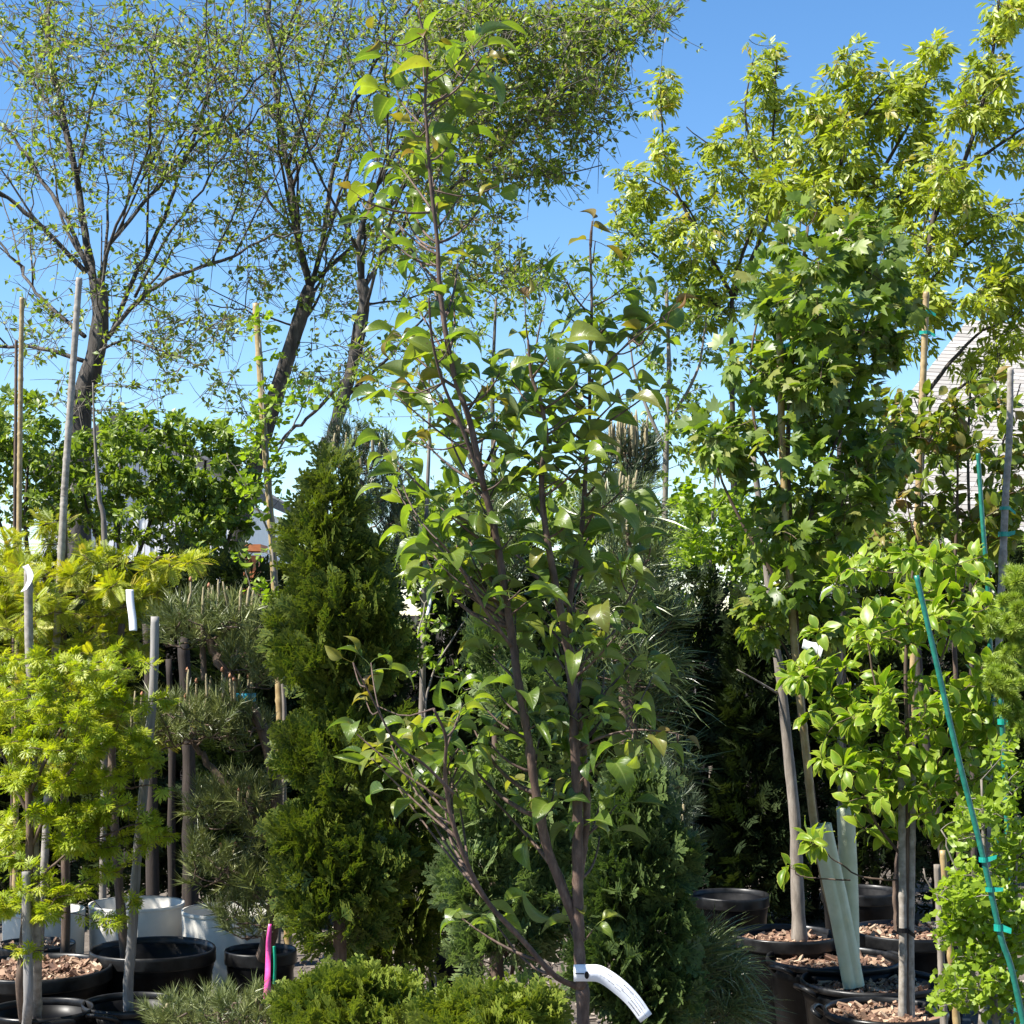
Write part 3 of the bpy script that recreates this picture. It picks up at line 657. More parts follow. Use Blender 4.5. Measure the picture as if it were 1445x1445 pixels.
# small leaved saplings in the middle distance, seen between the pear stems
leafy('sapling', 'slim small leaved sapling seen behind the pear leaves', 'tree', tuple(P(700, 900, 12.) * (1, 1, 0)), [([(700, 900), (698, 700), (695, 560), (700, 420)], .03, .008), ([(698, 700), (740, 560), (770, 420)], .014, .004), ([(698, 720), (640, 600), (600, 520)], .014, .004), ([(697, 640), (760, 520), (840, 400)], .012, .004)], 12.,
      [(700, 430, 80, 50), (770, 400, 60, 40), (690, 520, 70, 60), (840, 400, 60, 50), (620, 560, 60, 60), (560, 620, 50, 50), (500, 560, 50, 50), (760, 520, 60, 60), (600, 680, 60, 40), (700, 620, 70, 50), (620, 470, 60, 50)], .7, 190, 14, 'small', M['midleaf'], (.03, .055), M['twig'], nj=.7)
leafy('sapling', 'straight grey sapling between the pear and the young maple', 'tree', tuple(P(938, 900, 11.) * (1, 1, 0)), [([(938, 900), (938, 780), (940, 640), (944, 520), (940, 400)], .03, .01), ([(940, 640), (900, 540), (880, 440)], .012, .004), ([(941, 600), (985, 520), (1000, 420)], .012, .004), ([(938, 720), (890, 660), (860, 600)], .012, .004)], 11.,
      [(940, 430, 60, 60), (900, 500, 50, 50), (980, 500, 50, 60), (940, 570, 60, 50), (980, 620, 50, 50), (900, 640, 50, 50), (880, 400, 40, 50), (1000, 420, 50, 60), (920, 330, 40, 40)], .6, 150, 14, 'small', M['midleaf'], (.032, .058), M['greybark'], nj=.7)

# leafy trees closing the view beyond the hedge
for (lab, bx, bl, n) in [
    ('green tree beyond the hedge, right of the tiered arborvitae', 600, [(560, 740, 70, 60), (640, 730, 60, 60), (600, 800, 90, 50)], 150),
    ('green tree beyond the hedge behind the pear stems', 780, [(720, 740, 70, 60), (800, 730, 70, 60), (860, 780, 70, 60), (760, 800, 80, 40)], 180),
    ('green tree beyond the hedge below the yellow maples', 1010, [(950, 760, 60, 60), (1020, 740, 60, 60), (1080, 770, 60, 60), (1140, 760, 60, 70)], 180),
    ('green tree beyond the hedge left of the house roof', 1230, [(1200, 760, 60, 60), (1260, 770, 60, 50), (1330, 790, 60, 50), (1410, 780, 60, 50)], 170)]:
    d_ = 14.
    leafy('hedge_tree', lab, 'tree', tuple(P(bx, 900, d_) * (1, 1, 0)), [([(bx, 950), (bx + 3, 860), (bx - 4, 780), (bx, 720)], .04, .01), ([(bx, 860), (bx + 50, 780), (bx + 70, 740)], .02, .005), ([(bx, 860), (bx - 50, 780), (bx - 70, 740)], .02, .005)], d_, bl, .8, n, 24, 'small', M['midleaf'], (.05, .09), M['darkbark'], 'green trees beyond the hedge', nj=.6)

# dense shrubs under the elms at the left
for (lab, bx, bl, n) in [
    ('dense green shrub below the elm, at the left edge', 40, [(10, 600, 70, 60), (60, 640, 60, 50), (20, 690, 70, 50), (60, 720, 50, 40), (-40, 640, 60, 80)], 230),
    ('dense green shrub in front of the white shed', 170, [(150, 620, 60, 40), (130, 690, 60, 60), (200, 660, 60, 50), (180, 730, 70, 40), (250, 700, 50, 40), (240, 650, 40, 30), (200, 610, 50, 30), (290, 690, 40, 40)], 260),
    ('loose green shrub beside the dark elm trunk', 290, [(290, 660, 50, 35), (270, 740, 60, 30), (310, 720, 40, 40), (330, 640, 30, 30), (300, 780, 60, 30), (340, 720, 30, 40), (260, 610, 40, 30), (310, 610, 36, 24), (345, 670, 26, 36), (240, 790, 50, 30)], 230)]:
    d_ = 11.5
    leafy('shrub', lab, 'shrub', tuple(P(bx, 900, d_) * (1, 1, 0)), [([(bx, 950), (bx + 3, 840), (bx - 4, 740), (bx, 650)], .03, .008), ([(bx, 850), (bx + 40, 740), (bx + 60, 660)], .015, .005), ([(bx, 850), (bx - 40, 740), (bx - 60, 660)], .015, .005)], d_, bl, .6, n, 26, 'small', M['shrub'], (.035, .065), M['darkbark'], 'shrubs under the elms', nj=.6)
# yellow green round leaved tree mass between the pear and the maple
leafy('ginkgo_tree', 'yellow green ginkgo low behind the pear, right of the grey sapling', 'tree', tuple(P(1000, 950, 11.) * (1, 1, 0)), [([(1005, 1000), (1000, 880), (1004, 760), (1010, 660)], .02, .006), ([(1002, 860), (960, 790), (940, 720)], .010, .003), ([(1002, 860), (1050, 790), (1070, 700)], .010, .003)], 11.,
      [(990, 720, 60, 50), (1050, 740, 50, 50), (960, 780, 50, 40), (1020, 800, 60, 40), (970, 870, 40, 50), (1060, 830, 40, 40), (940, 930, 40, 40)], .5, 210, 11, 'ginkgo', M['ginkgo'], (.034, .055), M['greybark'], nobj=200, nj=.7)

# ------------------------------------------------------------------ yellow maples against the sky at the right
BX = dict(per=10, tn='compound', mat=M['boxelder'], size=(.058, .105), bark=M['darkbark'], group='yellow leaved maples against the sky', nobj=300, rtip=.002, taper=.008, t0=.15, jit=.01, out=.8, droop=.15, up=.15, nj=.35, sag=.02, arch=.0, rmax=.02)
leafy('yellow_maple', 'yellow leaved maple with two thin spires left of the sky gap', 'tree', tuple(P(1035, 900, 11.2) * (1, 1, 0)), [([(1035, 900), (1036, 700), (1033, 520), (1036, 400), (1075, 270), (1052, 170), (1060, 95)], .026, .004), ([(1036, 420), (1085, 300), (1092, 180), (1096, 70)], .016, .004), ([(1035, 420), (985, 330), (940, 230), (932, 110)], .014, .004), ([(1035, 450), (975, 400), (900, 340), (860, 290)], .012, .004), ([(1000, 350), (960, 280), (890, 240)], .008, .003), ([(1075, 270), (1020, 220), (970, 180)], .008, .003)], 11.2,
      [(1062, 90, 28, 45), (1096, 120, 30, 65), (1075, 190, 60, 55), (1025, 220, 50, 45), (932, 130, 24, 50), (955, 225, 55, 40), (895, 265, 40, 35), (880, 330, 35, 45), (965, 330, 65, 50), (1045, 290, 60, 50), (1000, 400, 60, 60)], .4, nt_=230, **BX)
leafy('yellow_maple', 'yellow leaved maple rising behind the green maple crown', 'tree', tuple(P(1185, 900, 9.4) * (1, 1, 0)), [([(1188, 950), (1186, 700), (1184, 480), (1180, 300), (1192, 190), (1198, 90)], .024, .006), ([(1182, 330), (1160, 240), (1146, 140)], .012, .003), ([(1184, 340), (1240, 250), (1300, 140), (1318, 70)], .013, .003), ([(1184, 360), (1260, 290), (1290, 220)], .01, .003), ([(1195, 190), (1230, 150), (1258, 110)], .008, .003)], 9.4,
      [(1200, 105, 38, 45), (1150, 170, 38, 50), (1190, 200, 55, 60), (1256, 140, 38, 40), (1314, 85, 28, 36), (1288, 170, 40, 50), (1180, 280, 80, 50), (1265, 260, 60, 55), (1110, 270, 40, 40)], .4, nt_=220, **BX)
leafy('yellow_maple', 'yellow leaved maple at the right edge reaching the top', 'tree', tuple(P(1350, 900, 9.0) * (1, 1, 0)), [([(1296, 950), (1298, 700), (1303, 520), (1315, 320), (1360, 230), (1395, 110), (1412, -20)], .026, .006), ([(1350, 245), (1410, 205), (1470, 165)], .012, .004), ([(1310, 400), (1380, 330), (1430, 280)], .011, .003), ([(1303, 560), (1370, 480), (1440, 440)], .012, .003), ([(1375, 180), (1362, 140), (1350, 120)], .006, .003), ([(1302, 640), (1340, 560), (1380, 530), (1445, 470)], .012, .004)], 9.0,
      [(1412, 30, 28, 55), (1400, 130, 34, 55), (1365, 170, 38, 38), (1335, 250, 50, 45), (1425, 210, 36, 30), (1400, 290, 50, 40), (1320, 330, 60, 45), (1425, 370, 45, 60), (1360, 410, 70, 50), (1420, 455, 50, 36), (1290, 430, 50, 60), (1390, 510, 50, 22)], .45, nt_=240, **BX)

# ------------------------------------------------------------------ arborvitae and other conifers
def conifer_points(blobs, d, dz, n, shell=.6):
    B = np.array(blobs, float); wgt = B[:, 2] * B[:, 3]; k = RNG.choice(len(B), n, p=wgt / wgt.sum()); B = B[k]
    u = rand_unit(n); u[:, 1] = np.where(RNG.uniform(0, 1, n) < .8, -np.abs(u[:, 1]), u[:, 1])
    K = 34; cc = rand_unit(K); cc[:, 1] = np.where(RNG.uniform(0, 1, K) < .75, -np.abs(cc[:, 1]), cc[:, 1]); cl = RNG.integers(0, K, n)
    sh = RNG.uniform(.85, 1.12, K)[cl][:, None]; out = RNG.uniform(0, 1, n) < .7
    u = np.where(out[:, None], nrm(cc[cl] + RNG.normal(size=(n, 3)) * .26), u)
    rr_ = (shell + (1 - shell) * RNG.uniform(0, 1, n) ** .6)[:, None]; q = u * rr_ * np.where(out[:, None], sh, .85)
    return P(B[:, 0] + B[:, 2] * q[:, 0], B[:, 1] - B[:, 3] * q[:, 2], d + dz * q[:, 1] * np.minimum(1.5, B[:, 2] / 80)), u
def conifer(name, label, base, d, blobs, dz, n, tn, mat, size, bark=None, group=None, nobj=0, trunk=None, upd=.55, shell=.55, objname='spray', tip=None, planar=.9):
    bz = np.array(base, float); root = thing(name, label, 'conifer', bz, group); mb = MB()
    tr = trunk or [(blobs[0][0], blobs[0][1]), (blobs[-1][0], blobs[-1][1])]
    top = [P(x, y, d) for x, y in tr]
    tube(mb, catmull([bz] + top[::-1], 14), np.linspace(.035, .008, 14), 7)
    Pp, u = conifer_points(blobs, d, dz, n, shell)
    ax = np.array(P([b[0] for b in blobs], [b[1] for b in blobs], d))
    # inner limbs
    for i in RNG.choice(n, min(90, n), replace=False):
        a = np.array([bz[0] + (Pp[i][0] - bz[0]) * .3, d + .02, Pp[i][2] - .1]); tube(mb, catmull([a, (a + Pp[i]) / 2 + (0, 0, .02), Pp[i]], 4), np.linspace(.006, .0015, 4), 3, False)
    part('trunk', mb, bark or M['brownbark'], root)
    D = nrm(u * (1, 1, .6) + np.array([0, 0, upd]) + RNG.normal(size=u.shape) * .35)
    N = nrm(np.cross(D, np.array([0, 0, 1.])) * planar + RNG.normal(size=u.shape) * .6)
    foliage(root, tn, mat, Pp, D, N, RNG.uniform(size[0], size[1], n), nobj, objname, 'crown')
    return root

# dark hedge of tall arborvitae behind everything
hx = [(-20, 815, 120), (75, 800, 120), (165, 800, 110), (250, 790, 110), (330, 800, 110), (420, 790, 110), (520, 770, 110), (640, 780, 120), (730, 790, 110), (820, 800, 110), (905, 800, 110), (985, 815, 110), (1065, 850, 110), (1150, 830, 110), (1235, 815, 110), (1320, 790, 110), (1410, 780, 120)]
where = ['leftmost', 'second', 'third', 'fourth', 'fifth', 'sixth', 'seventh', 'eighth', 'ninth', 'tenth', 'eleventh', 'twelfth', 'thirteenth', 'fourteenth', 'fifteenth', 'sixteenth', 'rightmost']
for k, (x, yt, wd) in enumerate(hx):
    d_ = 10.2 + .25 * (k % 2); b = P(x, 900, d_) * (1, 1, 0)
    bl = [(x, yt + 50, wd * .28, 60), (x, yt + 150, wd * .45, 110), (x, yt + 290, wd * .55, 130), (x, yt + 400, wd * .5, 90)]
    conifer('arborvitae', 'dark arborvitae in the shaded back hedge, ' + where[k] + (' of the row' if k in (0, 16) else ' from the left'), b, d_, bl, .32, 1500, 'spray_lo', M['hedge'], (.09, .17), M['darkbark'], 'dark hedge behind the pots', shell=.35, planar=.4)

# weathered logs showing in the dark gap at the left
for (x0, y0, x1, y1, r, lab) in [(207, 880, 215, 1180, .03, 'weathered brown log standing left of the pine'), (258, 895, 268, 1180, .035, 'weathered brown log standing behind the pine candles'), (238, 930, 242, 1180, .02, 'thin weathered pole between the two logs')]:
    mb = MB(); p = np.array([P(x0, y0, 8.9), P((x0 + x1) / 2 + 3, (y0 + y1) / 2, 8.9), P(x1, y1, 8.9), P(x1 + 2, 867 + 1.7 * F / 8.9, 8.9)]); q = catmull(p, 16); q[-1, 2] = 0
    tube(mb, q, np.linspace(r * .8, r * 1.1, 16) * (1 + .08 * RNG.normal(size=16)), 9); single('log', mb, M['post'], lab, 'log', 'logs in the dark gap')

# nursery tree standing just outside the left edge of the picture
leafy('sapling', 'leafy nursery sapling just beyond the left edge', 'tree', (-3.35, 7.6, 0.), [([(-330, 1100), (-325, 900), (-330, 700), (-325, 500)], .03, .008), ([(-330, 850), (-260, 700), (-230, 600)], .012, .004), ([(-330, 850), (-400, 700), (-430, 600)], .012, .004)], 7.6,
      [(-330, 560, 110, 90), (-300, 720, 130, 110), (-350, 860, 120, 100), (-280, 960, 90, 70), (-400, 700, 90, 110)], .6, 220, 16, 'small', M['shrub'], (.05, .085), M['greybark'], nj=.6)

# ------------------------------------------------------------------ pots
def chips(root, c, r, n, mat, size=(.010, .055), name='mulch'):
    mb = MB(); a = RNG.uniform(0, 2 * math.pi, n); q = r * np.sqrt(RNG.uniform(0, 1, n))
    pos = np.stack([c[0] + q * np.cos(a), c[1] + q * np.sin(a), c[2] + RNG.uniform(.0, .02, n)], -1)
    v0 = np.array([[x, y, z] for x in (-1, 1) for y in (-1, 1) for z in (-1, 1)]) * (.5, .16, .08)
    t = T(v0, [[(0, 1, 3, 2), (4, 6, 7, 5), (0, 4, 5, 1), (2, 3, 7, 6), (0, 2, 6, 4), (1, 5, 7, 3)]])
    D = nrm(RNG.normal(size=(n, 3)) * (1, 1, .35)); N = nrm(RNG.normal(size=(n, 3)) * .5 + (0, 0, 1))
    scatter(mb, t, pos, frames(np.cross(D, N), N), RNG.uniform(size[0], size[1], n), RNG.uniform(0, 1, n))
    return mb
def pot(label, px, py, rimw, h, mulch=True, soil=.05, mat='pot', rim='pot_rim', handles=(), style=0, name='nursery_pot', group='black nursery pots', nchips=420, wob=.012):
    c = PZ(px, py, h); d = c[1]; R_ = rimw / F * math.hypot(d, CAMZ - h) / 2; c0 = np.array([c[0], c[1], 0.])
    root = thing(name, label, 'pot', c0, group); mb = MB(); Rb = R_ * .80; t = .006
    lathe(mb, c0, [(0, .004), (Rb, .004), (Rb + .004, .012), (R_ * .93, h * .80), (R_ * .94, h * .80 + .004), (R_ * .955, h - .055), (R_ * .955, h - .02), (R_ * .955 - t, h - .02), (R_ * .90, h * .75), (R_ * .88, h - soil - .04), (0, h - soil - .04)], 44, wob)
    part('pot_body', mb, M[mat], root)
    ph = RNG.bit_generator.state
    mb = MB()
    if style == 0: prof = [(R_ * .957, h - .050), (R_ * .995, h - .050), (R_ * 1.0, h - .044), (R_ * .998, h - .012), (R_ * 1.0, h - .004), (R_ * .985, h + .003), (R_ * .955, h), (R_ * .945, h - .02), (R_ * .957, h - .050)]
    else: prof = [(R_ * .957, h - .022), (R_ * .99, h - .018), (R_ * 1.0, h - .006), (R_ * .985, h + .005), (R_ * .955, h + .002), (R_ * .947, h - .02), (R_ * .957, h - .022)]
    lathe(mb, c0, prof, 44, wob * .7); part('rim', mb, M[rim], root)
    for a in handles:
        mb = MB(); aa = math.radians(a); dv = np.array([math.cos(aa), math.sin(aa), 0]); tv = np.array([-dv[1], dv[0], 0]); o = c0 + (0, 0, h - .03)
        p = catmull([o + dv * R_ * .99 - tv * .055, o + dv * (R_ + .03) - tv * .05 + (0, 0, .02), o + dv * (R_ + .035) + (0, 0, .025), o + dv * (R_ + .03) + tv * .05 + (0, 0, .02), o + dv * R_ * .99 + tv * .055], 12)
        tube(mb, p, .009, 7); part('handle', mb, M[rim], root)
    if mulch is not None:
        mb = MB(); n = 24; a = np.arange(n) / n * 2 * math.pi; rs = [0.02, .35, .7, .985]
        v = np.concatenate([np.stack([np.cos(a) * R_ * .90 * q, np.sin(a) * R_ * .90 * q, np.full(n, h - soil) + RNG.normal(size=n) * .006 + (.012 * (1 - q))], -1) + c0 for q in rs])
        i = np.arange(3)[:, None] * n; j = np.arange(n)[None]; k = (j + 1) % n
        mb.add(v, np.stack([i + j, i + k, i + n + k, i + n + j], -1).reshape(-1, 4)); part('soil', mb, M['soil'], root)
        if mulch: part('mulch', chips(root, c0 + (0, 0, h - soil + .004), R_ * .86, nchips, M['chips']), M['chips'], root, 'stuff', False)
    return c0, R_, h
PT = {}
PT['R1'] = pot('black pot with smooth banded rim holding the bare grey trunk', 1108, 1317, 146, .40, True, .05, handles=())
PT['R5'] = pot('black pot with angular rim at the back right, holding a brown flared trunk', 1285, 1312, 166, .38, True, .03)
PT['R2'] = pot('black pot with mulch behind the two pale tree guards', 1176, 1352, 184, .36, True, .045, style=1, handles=(215, 25))
PT['R3'] = pot('black pot holding the pale leaning tree guards', 1231, 1383, 196, .345, True, .05, style=1, handles=(200, 20))
PT['R4'] = pot('front black pot with brown mulch and twin bamboo canes', 1250, 1426, 168, .35, True, .035, style=1, handles=(160,), nchips=700)
PT['R0'] = pot('black pot half hidden behind the weeping thread conifer', 985, 1321, 100, .36, False, .07, style=1)
PT['L1'] = pot('large black pot with thick rim in front of the white pots', 216, 1338, 174, .42, False, .10, wob=.02)
PT['L2'] = pot('empty looking black pot holding the leaning wooden stake', 186, 1415, 134, .35, False, .16, style=1, handles=(250,))
PT['L3'] = pot('black pot in the front left corner with grey trunks', 58, 1424, 142, .35, False, .14, style=1, handles=(300,))
PT['L4'] = pot('wide black pot full of brown mulch at the left', 52, 1364, 204, .40, True, .03, nchips=700)
PT['L5'] = pot('small black pot behind the wide mulch pot at the left', 50, 1332, 108, .38, True, .03)
PT['L6'] = pot('black pot half under the pine, beside the pink ribbon', 368, 1340, 98, .40, False, .06)
PT['C1'] = pot('black pot under the small mugo pine behind the pear', 643, 1325, 84, .38, False, .06)
PT['B1'] = pot('black pot in deep shade behind the bare grey trunk', 1030, 1262, 110, .40, None, .06)
PT['B2'] = pot('black pot in deep shade right of the tree guards', 1215, 1256, 110, .40, None, .06)
# tall white pots
for lab, px, py, wd, ms in [('tall white pot with a wide open rim behind the large black pot', 193, 1275, 131, 0), ('tall white pot left of the pink ribbon, half hidden by pine', 325, 1284, 134, 0), ('tall white pot behind the golden maple trunks at the left', 62, 1284, 112, 0)]:
    c = PZ(px, py, .42); R_ = wd / F * c[1] / 2; c0 = np.array([c[0], c[1], 0.]); root = thing('white_pot', lab, 'pot', c0, 'tall white pots'); mb = MB(); h = .42
    lathe(mb, c0, [(0, .003), (R_ * .93, .003), (R_ * .95, .02), (R_ * 1.0, h), (R_ * .993, h + .003), (R_ * .975, h), (R_ * .93, h - .22), (0, h - .22)], 56, .012); part('pot_body', mb, M['whitepot'], root)
    mb = MB(); lathe(mb, c0, [(R_ * 1.0, h - .012), (R_ * 1.008, h - .010), (R_ * 1.008, h + .004), (R_ * .972, h + .004)], 56, .0); part('rim', mb, M['whitepot'], root)
    mb = MB(); n = 24; a = np.arange(n) / n * 2 * math.pi
    v = np.concatenate([np.stack([np.cos(a) * R_ * .93 * q, np.sin(a) * R_ * .93 * q, np.full(n, h - .18)], -1) + c0 for q in (.02, 1)]); j = np.arange(n); k = (j + 1) % n
    mb.add(v, np.stack([j, k, n + k, n + j], -1)); part('soil', mb, M['soil'], root)

# litter on the ground between the pots, hoses
mb = chips(None, np.array([0, 7.6, .004]), 2.6, 5200, M['gravel'], (.015, .05)); o = link('ground_litter', mb.mesh('ground_litter', (0, 0, 0), False), M['gravel']); tag(o, 'pale bark litter scattered on the ground between the pots', 'litter', None, 'stuff')
for lab, pts in [('green garden hose on the ground beside the white pot', [(200, 1412), (280, 1410), (330, 1407), (400, 1409), (520, 1415)]), ('green garden hose on the ground left of the right hand pots', [(900, 1392), (990, 1386), (1035, 1384), (1085, 1385), (1160, 1390)])]:
    mb = MB(); tube(mb, catmull([PZ(x, y, .014) for x, y in pts], 24), .013, 8); single('garden_hose', mb, M['hose'], lab, 'hose', 'green garden hoses')

# ------------------------------------------------------------------ stakes, canes, trunks and guards
def cane(label, pts, d, r, mat, node=.22, name='bamboo_cane', group='bamboo canes', ties=(), base=None, tiemat='tie'):
    pp = [P(x, y, d) for x, y in pts]
    if base is not None: pp.append(np.array(base, float))
    else:
        a, b = pp[-2], pp[-1]; t = (b[2]) / max(a[2] - b[2], 1e-3); pp.append(np.array([b[0] + np.clip((b[0] - a[0]) * t, -.12, .12), b[1], 0.]))
    L = sum(np.linalg.norm(np.subtract(pp[i + 1], pp[i])) for i in range(len(pp) - 1)); n = max(12, int(L / .02)); p = catmull(pp, n)
    s = np.linspace(0, L, n); rad = np.full(n, r) * np.linspace(.9, 1.1, n)
    if node: rad = rad * (1 + .16 * (np.abs(((s + .07) % node) - node / 2) < .013))
    else: rad = rad * (1 + .03 * RNG.normal(size=n))
    mb = MB(); tube(mb, p, rad, 9); root = thing(name, label, 'stake', p[-1], group); part('cane', mb, M[mat], root)
    for (x, y) in ties:
        c = P(x, y, d); i = int(np.argmin(np.linalg.norm(p - c, axis=1))); c = p[i]; mb = MB(); h = RNG.uniform(.006, .010); ta = RNG.uniform(-.6, .9); tz = RNG.uniform(-.02, .012)
        a = np.linspace(0, 2 * math.pi, 14); ring = np.stack([c[0] + (r * 1.6) * np.cos(a), c[1] + (r * 1.6) * np.sin(a), np.full(14, c[2])], -1)
        v = np.concatenate([ring - (0, 0, h), ring + (0, 0, h)]); j = np.arange(13); mb.add(v, np.stack([j, j + 1, j + 15, j + 14], -1))
        tl = np.array([[c[0] + r, c[1] - r, c[2] - h], [c[0] + r + .026 * math.cos(ta), c[1] - r - .026 * math.sin(ta), c[2] - h + tz], [c[0] + r + .028 * math.cos(ta), c[1] - r - .028 * math.sin(ta), c[2] + h * .6 + tz], [c[0] + r, c[1] - r, c[2] + h]]); mb.add(tl, np.array([[0, 1, 2, 3]]))
        part('tie', mb, M[tiemat], root, None, False)
    return root
cane('dull tan bamboo cane nearest the left edge', [(31, 420), (29, 560), (27, 740)], 9.2, .013, 'bamboo')
cane('thin dark bamboo cane just left of the tan cane at the left edge', [(23, 480), (22, 620), (21, 740)], 9.3, .009, 'brownbark', 0)
cane('tall grey bamboo cane crossing the elm trunk', [(112, 392), (103, 520), (92, 680), (86, 790)], 7.2, .014, 'bamboo_grey')
cane('tan bamboo cane wound with ginkgo leaves left of the arborvitae', [(361, 428), (372, 600), (384, 760), (391, 900), (397, 1060)], 8.0, .016, 'bamboo')
cane('tan bamboo cane with two green ties through the right hand trees', [(1307, 412), (1304, 500), (1298, 640), (1294, 760), (1290, 900)], 8.3, .016, 'bamboo', ties=((1305, 440), (1304, 470)))
cane('grey weathered cane with two green ties at the right edge', [(1426, 520), (1424, 620), (1419, 700), (1415, 790)], 7.4, .014, 'bamboo_grey', ties=((1418, 718), (1416, 754)))
cane('green coated stake standing upright at the right', [(1380, 640), (1386, 730), (1394, 835), (1398, 940)], 6.6, .0085, 'green_stake', 0, 'green_stake', 'green stakes', base=P(1412, 900, 6.6) * (1, 1, 0))
cane('green coated stake leaning across the dogwood and ginkgo', [(1293, 812), (1318, 920), (1350, 1060), (1385, 1200), (1412, 1320), (1435, 1400)], 5.3, .0085, 'green_stake', 0, 'green_stake', 'green stakes', ties=((1395, 1208), (1403, 1258), (1411, 1305)))
cane('green coated stake half hidden in the ginkgo at the right edge', [(1412, 975), (1416, 1060), (1420, 1140), (1428, 1300)], 5.9, .009, 'green_stake', 0, 'green_stake', 'green stakes', ties=((1416, 1016),))
cane('grey round stake carrying a white tag at the left', [(40, 805), (41, 900), (45, 1000), (47, 1120), (50, 1250), (52, 1350)], 6.2, .016, 'bamboo_grey', .3, base=PT['L3'][0] + (-.02, .02, PT['L3'][2] - .14))
cane('grey wooden stake leaning over the dark gap at the left', [(219, 870), (216, 980), (203, 1110), (193, 1220), (186, 1330), (181, 1400)], 6.45, .017, 'stake_wood', 0, 'wooden_stake', 'wooden stakes', base=PT['L2'][0] + (0, 0, PT['L2'][2] - .16))
cane('pale wooden stake beside the grey cane in the front left pot', [(37, 1230), (38, 1300), (40, 1420)], 6.1, .016, 'stake_wood', 0, 'wooden_stake', 'wooden stakes', base=PT['L3'][0] + (-.06, -.02, PT['L3'][2] - .14))
R4 = PT['R4'][0]; hz = PT['R4'][2] - .035
cane('pale bamboo cane, left of the twin canes in the front pot', [(1272, 1080), (1273, 1200), (1274, 1330)], R4[1] - .05, .013, 'bamboo_grey', .2, base=R4 + (.045, -.05, hz), ties=((1273, 1316),), tiemat='pot')
cane('pale bamboo cane, right of the twin canes in the front pot', [(1288, 1060), (1287, 1200), (1285, 1330)], R4[1] - .04, .012, 'bamboo_grey', .23, base=R4 + (.078, -.04, hz))
cane('tan bamboo cane entering the leaning tree guard', [(1100, 470), (1104, 640), (1112, 780), (1122, 920), (1136, 1050), (1150, 1170), (1175, 1290)], PT['R3'][0][1] + .0, .015, 'bamboo', base=PT['R3'][0] + (-.06, .0, PT['R3'][2] - .05), ties=((1101, 486),))
cane('tan cane behind the ginkgo at the lower right', [(1330, 1200), (1338, 1310), (1346, 1400)], 6.0, .011, 'bamboo')
cane('brown cane behind the grey cane at the lower right', [(1322, 1220), (1326, 1310), (1330, 1400)], 6.05, .012, 'greybark', 0)
def guard(label, x0, y0, x1, y1, d, r, split=True):
    mb = MB(); a, b = P(x0, y0, d), P(x1, y1, d); n = 22; p = catmull([b, (a + b) / 2 + (.004, 0, 0), a], n); t = nrm(np.gradient(p, axis=0)); X = nrm(np.cross(t, np.array([0, 1., 0]))); Y = np.cross(t, X); seg = 28
    ang = np.arange(seg) / seg * 2 * math.pi; rr2 = np.full(seg, r)
    if split: rr2 = r * (1 - .34 * np.exp(-((np.angle(np.exp(1j * (ang - 1.75)))) / .26) ** 2))
    vs = []
    for s in (1., .93): vs.append(p[:, None] + s * rr2[None, :, None] * (np.cos(ang)[None, :, None] * X[:, None] + np.sin(ang)[None, :, None] * Y[:, None]))
    v = np.concatenate([vs[0].reshape(-1, 3), vs[1].reshape(-1, 3)]); i = np.arange(n - 1)[:, None] * seg; j = np.arange(seg)[None]; k = (j + 1) % seg
    q = np.stack([i + j, i + k, i + seg + k, i + seg + j], -1).reshape(-1, 4); o = n * seg; jj = np.arange(seg); kk = (jj + 1) % seg; m = (n - 1) * seg
    mb.add(v, [q, q[:, ::-1] + o, np.stack([m + jj, m + kk, o + m + kk, o + m + jj], -1)])
    single('tree_guard', mb, M['tube'], label, 'tree guard', 'pale plastic tree guards')
R3 = PT['R3']
guard('pale green creased plastic tree guard leaning over the mulch', 1158, 1164, 1205, 1392, R3[0][1] - .03, .040)
guard('pale round tree guard standing upright behind the leaning one', 1193, 1138, 1201, 1380, R3[0][1] + .10, .034, False)
def tree_stem(name, label, pts, d, r0, r1, mat, base, group=None, flare=0.):
    pp = np.array([base] + [P(x, y, d) for x, y in pts]); n = 40; p = catmull(pp, n); r = np.linspace(r0, r1, n) * (1 + .05 * np.sin(np.arange(n) * 1.7) + .03 * RNG.normal(size=n)) * (1 + flare * np.exp(-np.arange(n) / 3.))
    mb = MB(); tube(mb, p, r, 12); root = thing(name, label, 'tree', base, group); part('trunk', mb, M[mat], root)
    return root, p, r
R1 = PT['R1']; rt, p_, r_ = tree_stem('bare_trunk_tree', 'bare grey trunked tree in the banded pot', [(1125, 1250), (1122, 1160), (1112, 1060), (1102, 960), (1090, 880), (1078, 760), (1062, 640)], R1[0][1], .028, .013, 'greybark', R1[0] + (.06, 0, R1[2] - .06), None, .25)
mb = MB(); tube(mb, catmull([P(1100, 980, R1[0][1]), P(1075, 965, R1[0][1] - .05), P(1040, 945, R1[0][1] - .1)], 8), np.linspace(.006, .003, 8), 5); tube(mb, catmull([P(1092, 900, R1[0][1]), P(1075, 905, R1[0][1] - .05), P(1065, 890, R1[0][1] - .1)], 8), np.linspace(.005, .002, 8), 5); part('branch', mb, M['greybark'], rt)
R5 = PT['R5']; tree_stem('potted_trunk', 'brown flared trunk in the angular back pot', [(1268, 1260), (1274, 1180), (1280, 1060), (1282, 960)], R5[0][1], .030, .012, 'brownbark', R5[0] + (-.02, 0, R5[2] - .04), None, 1.1)
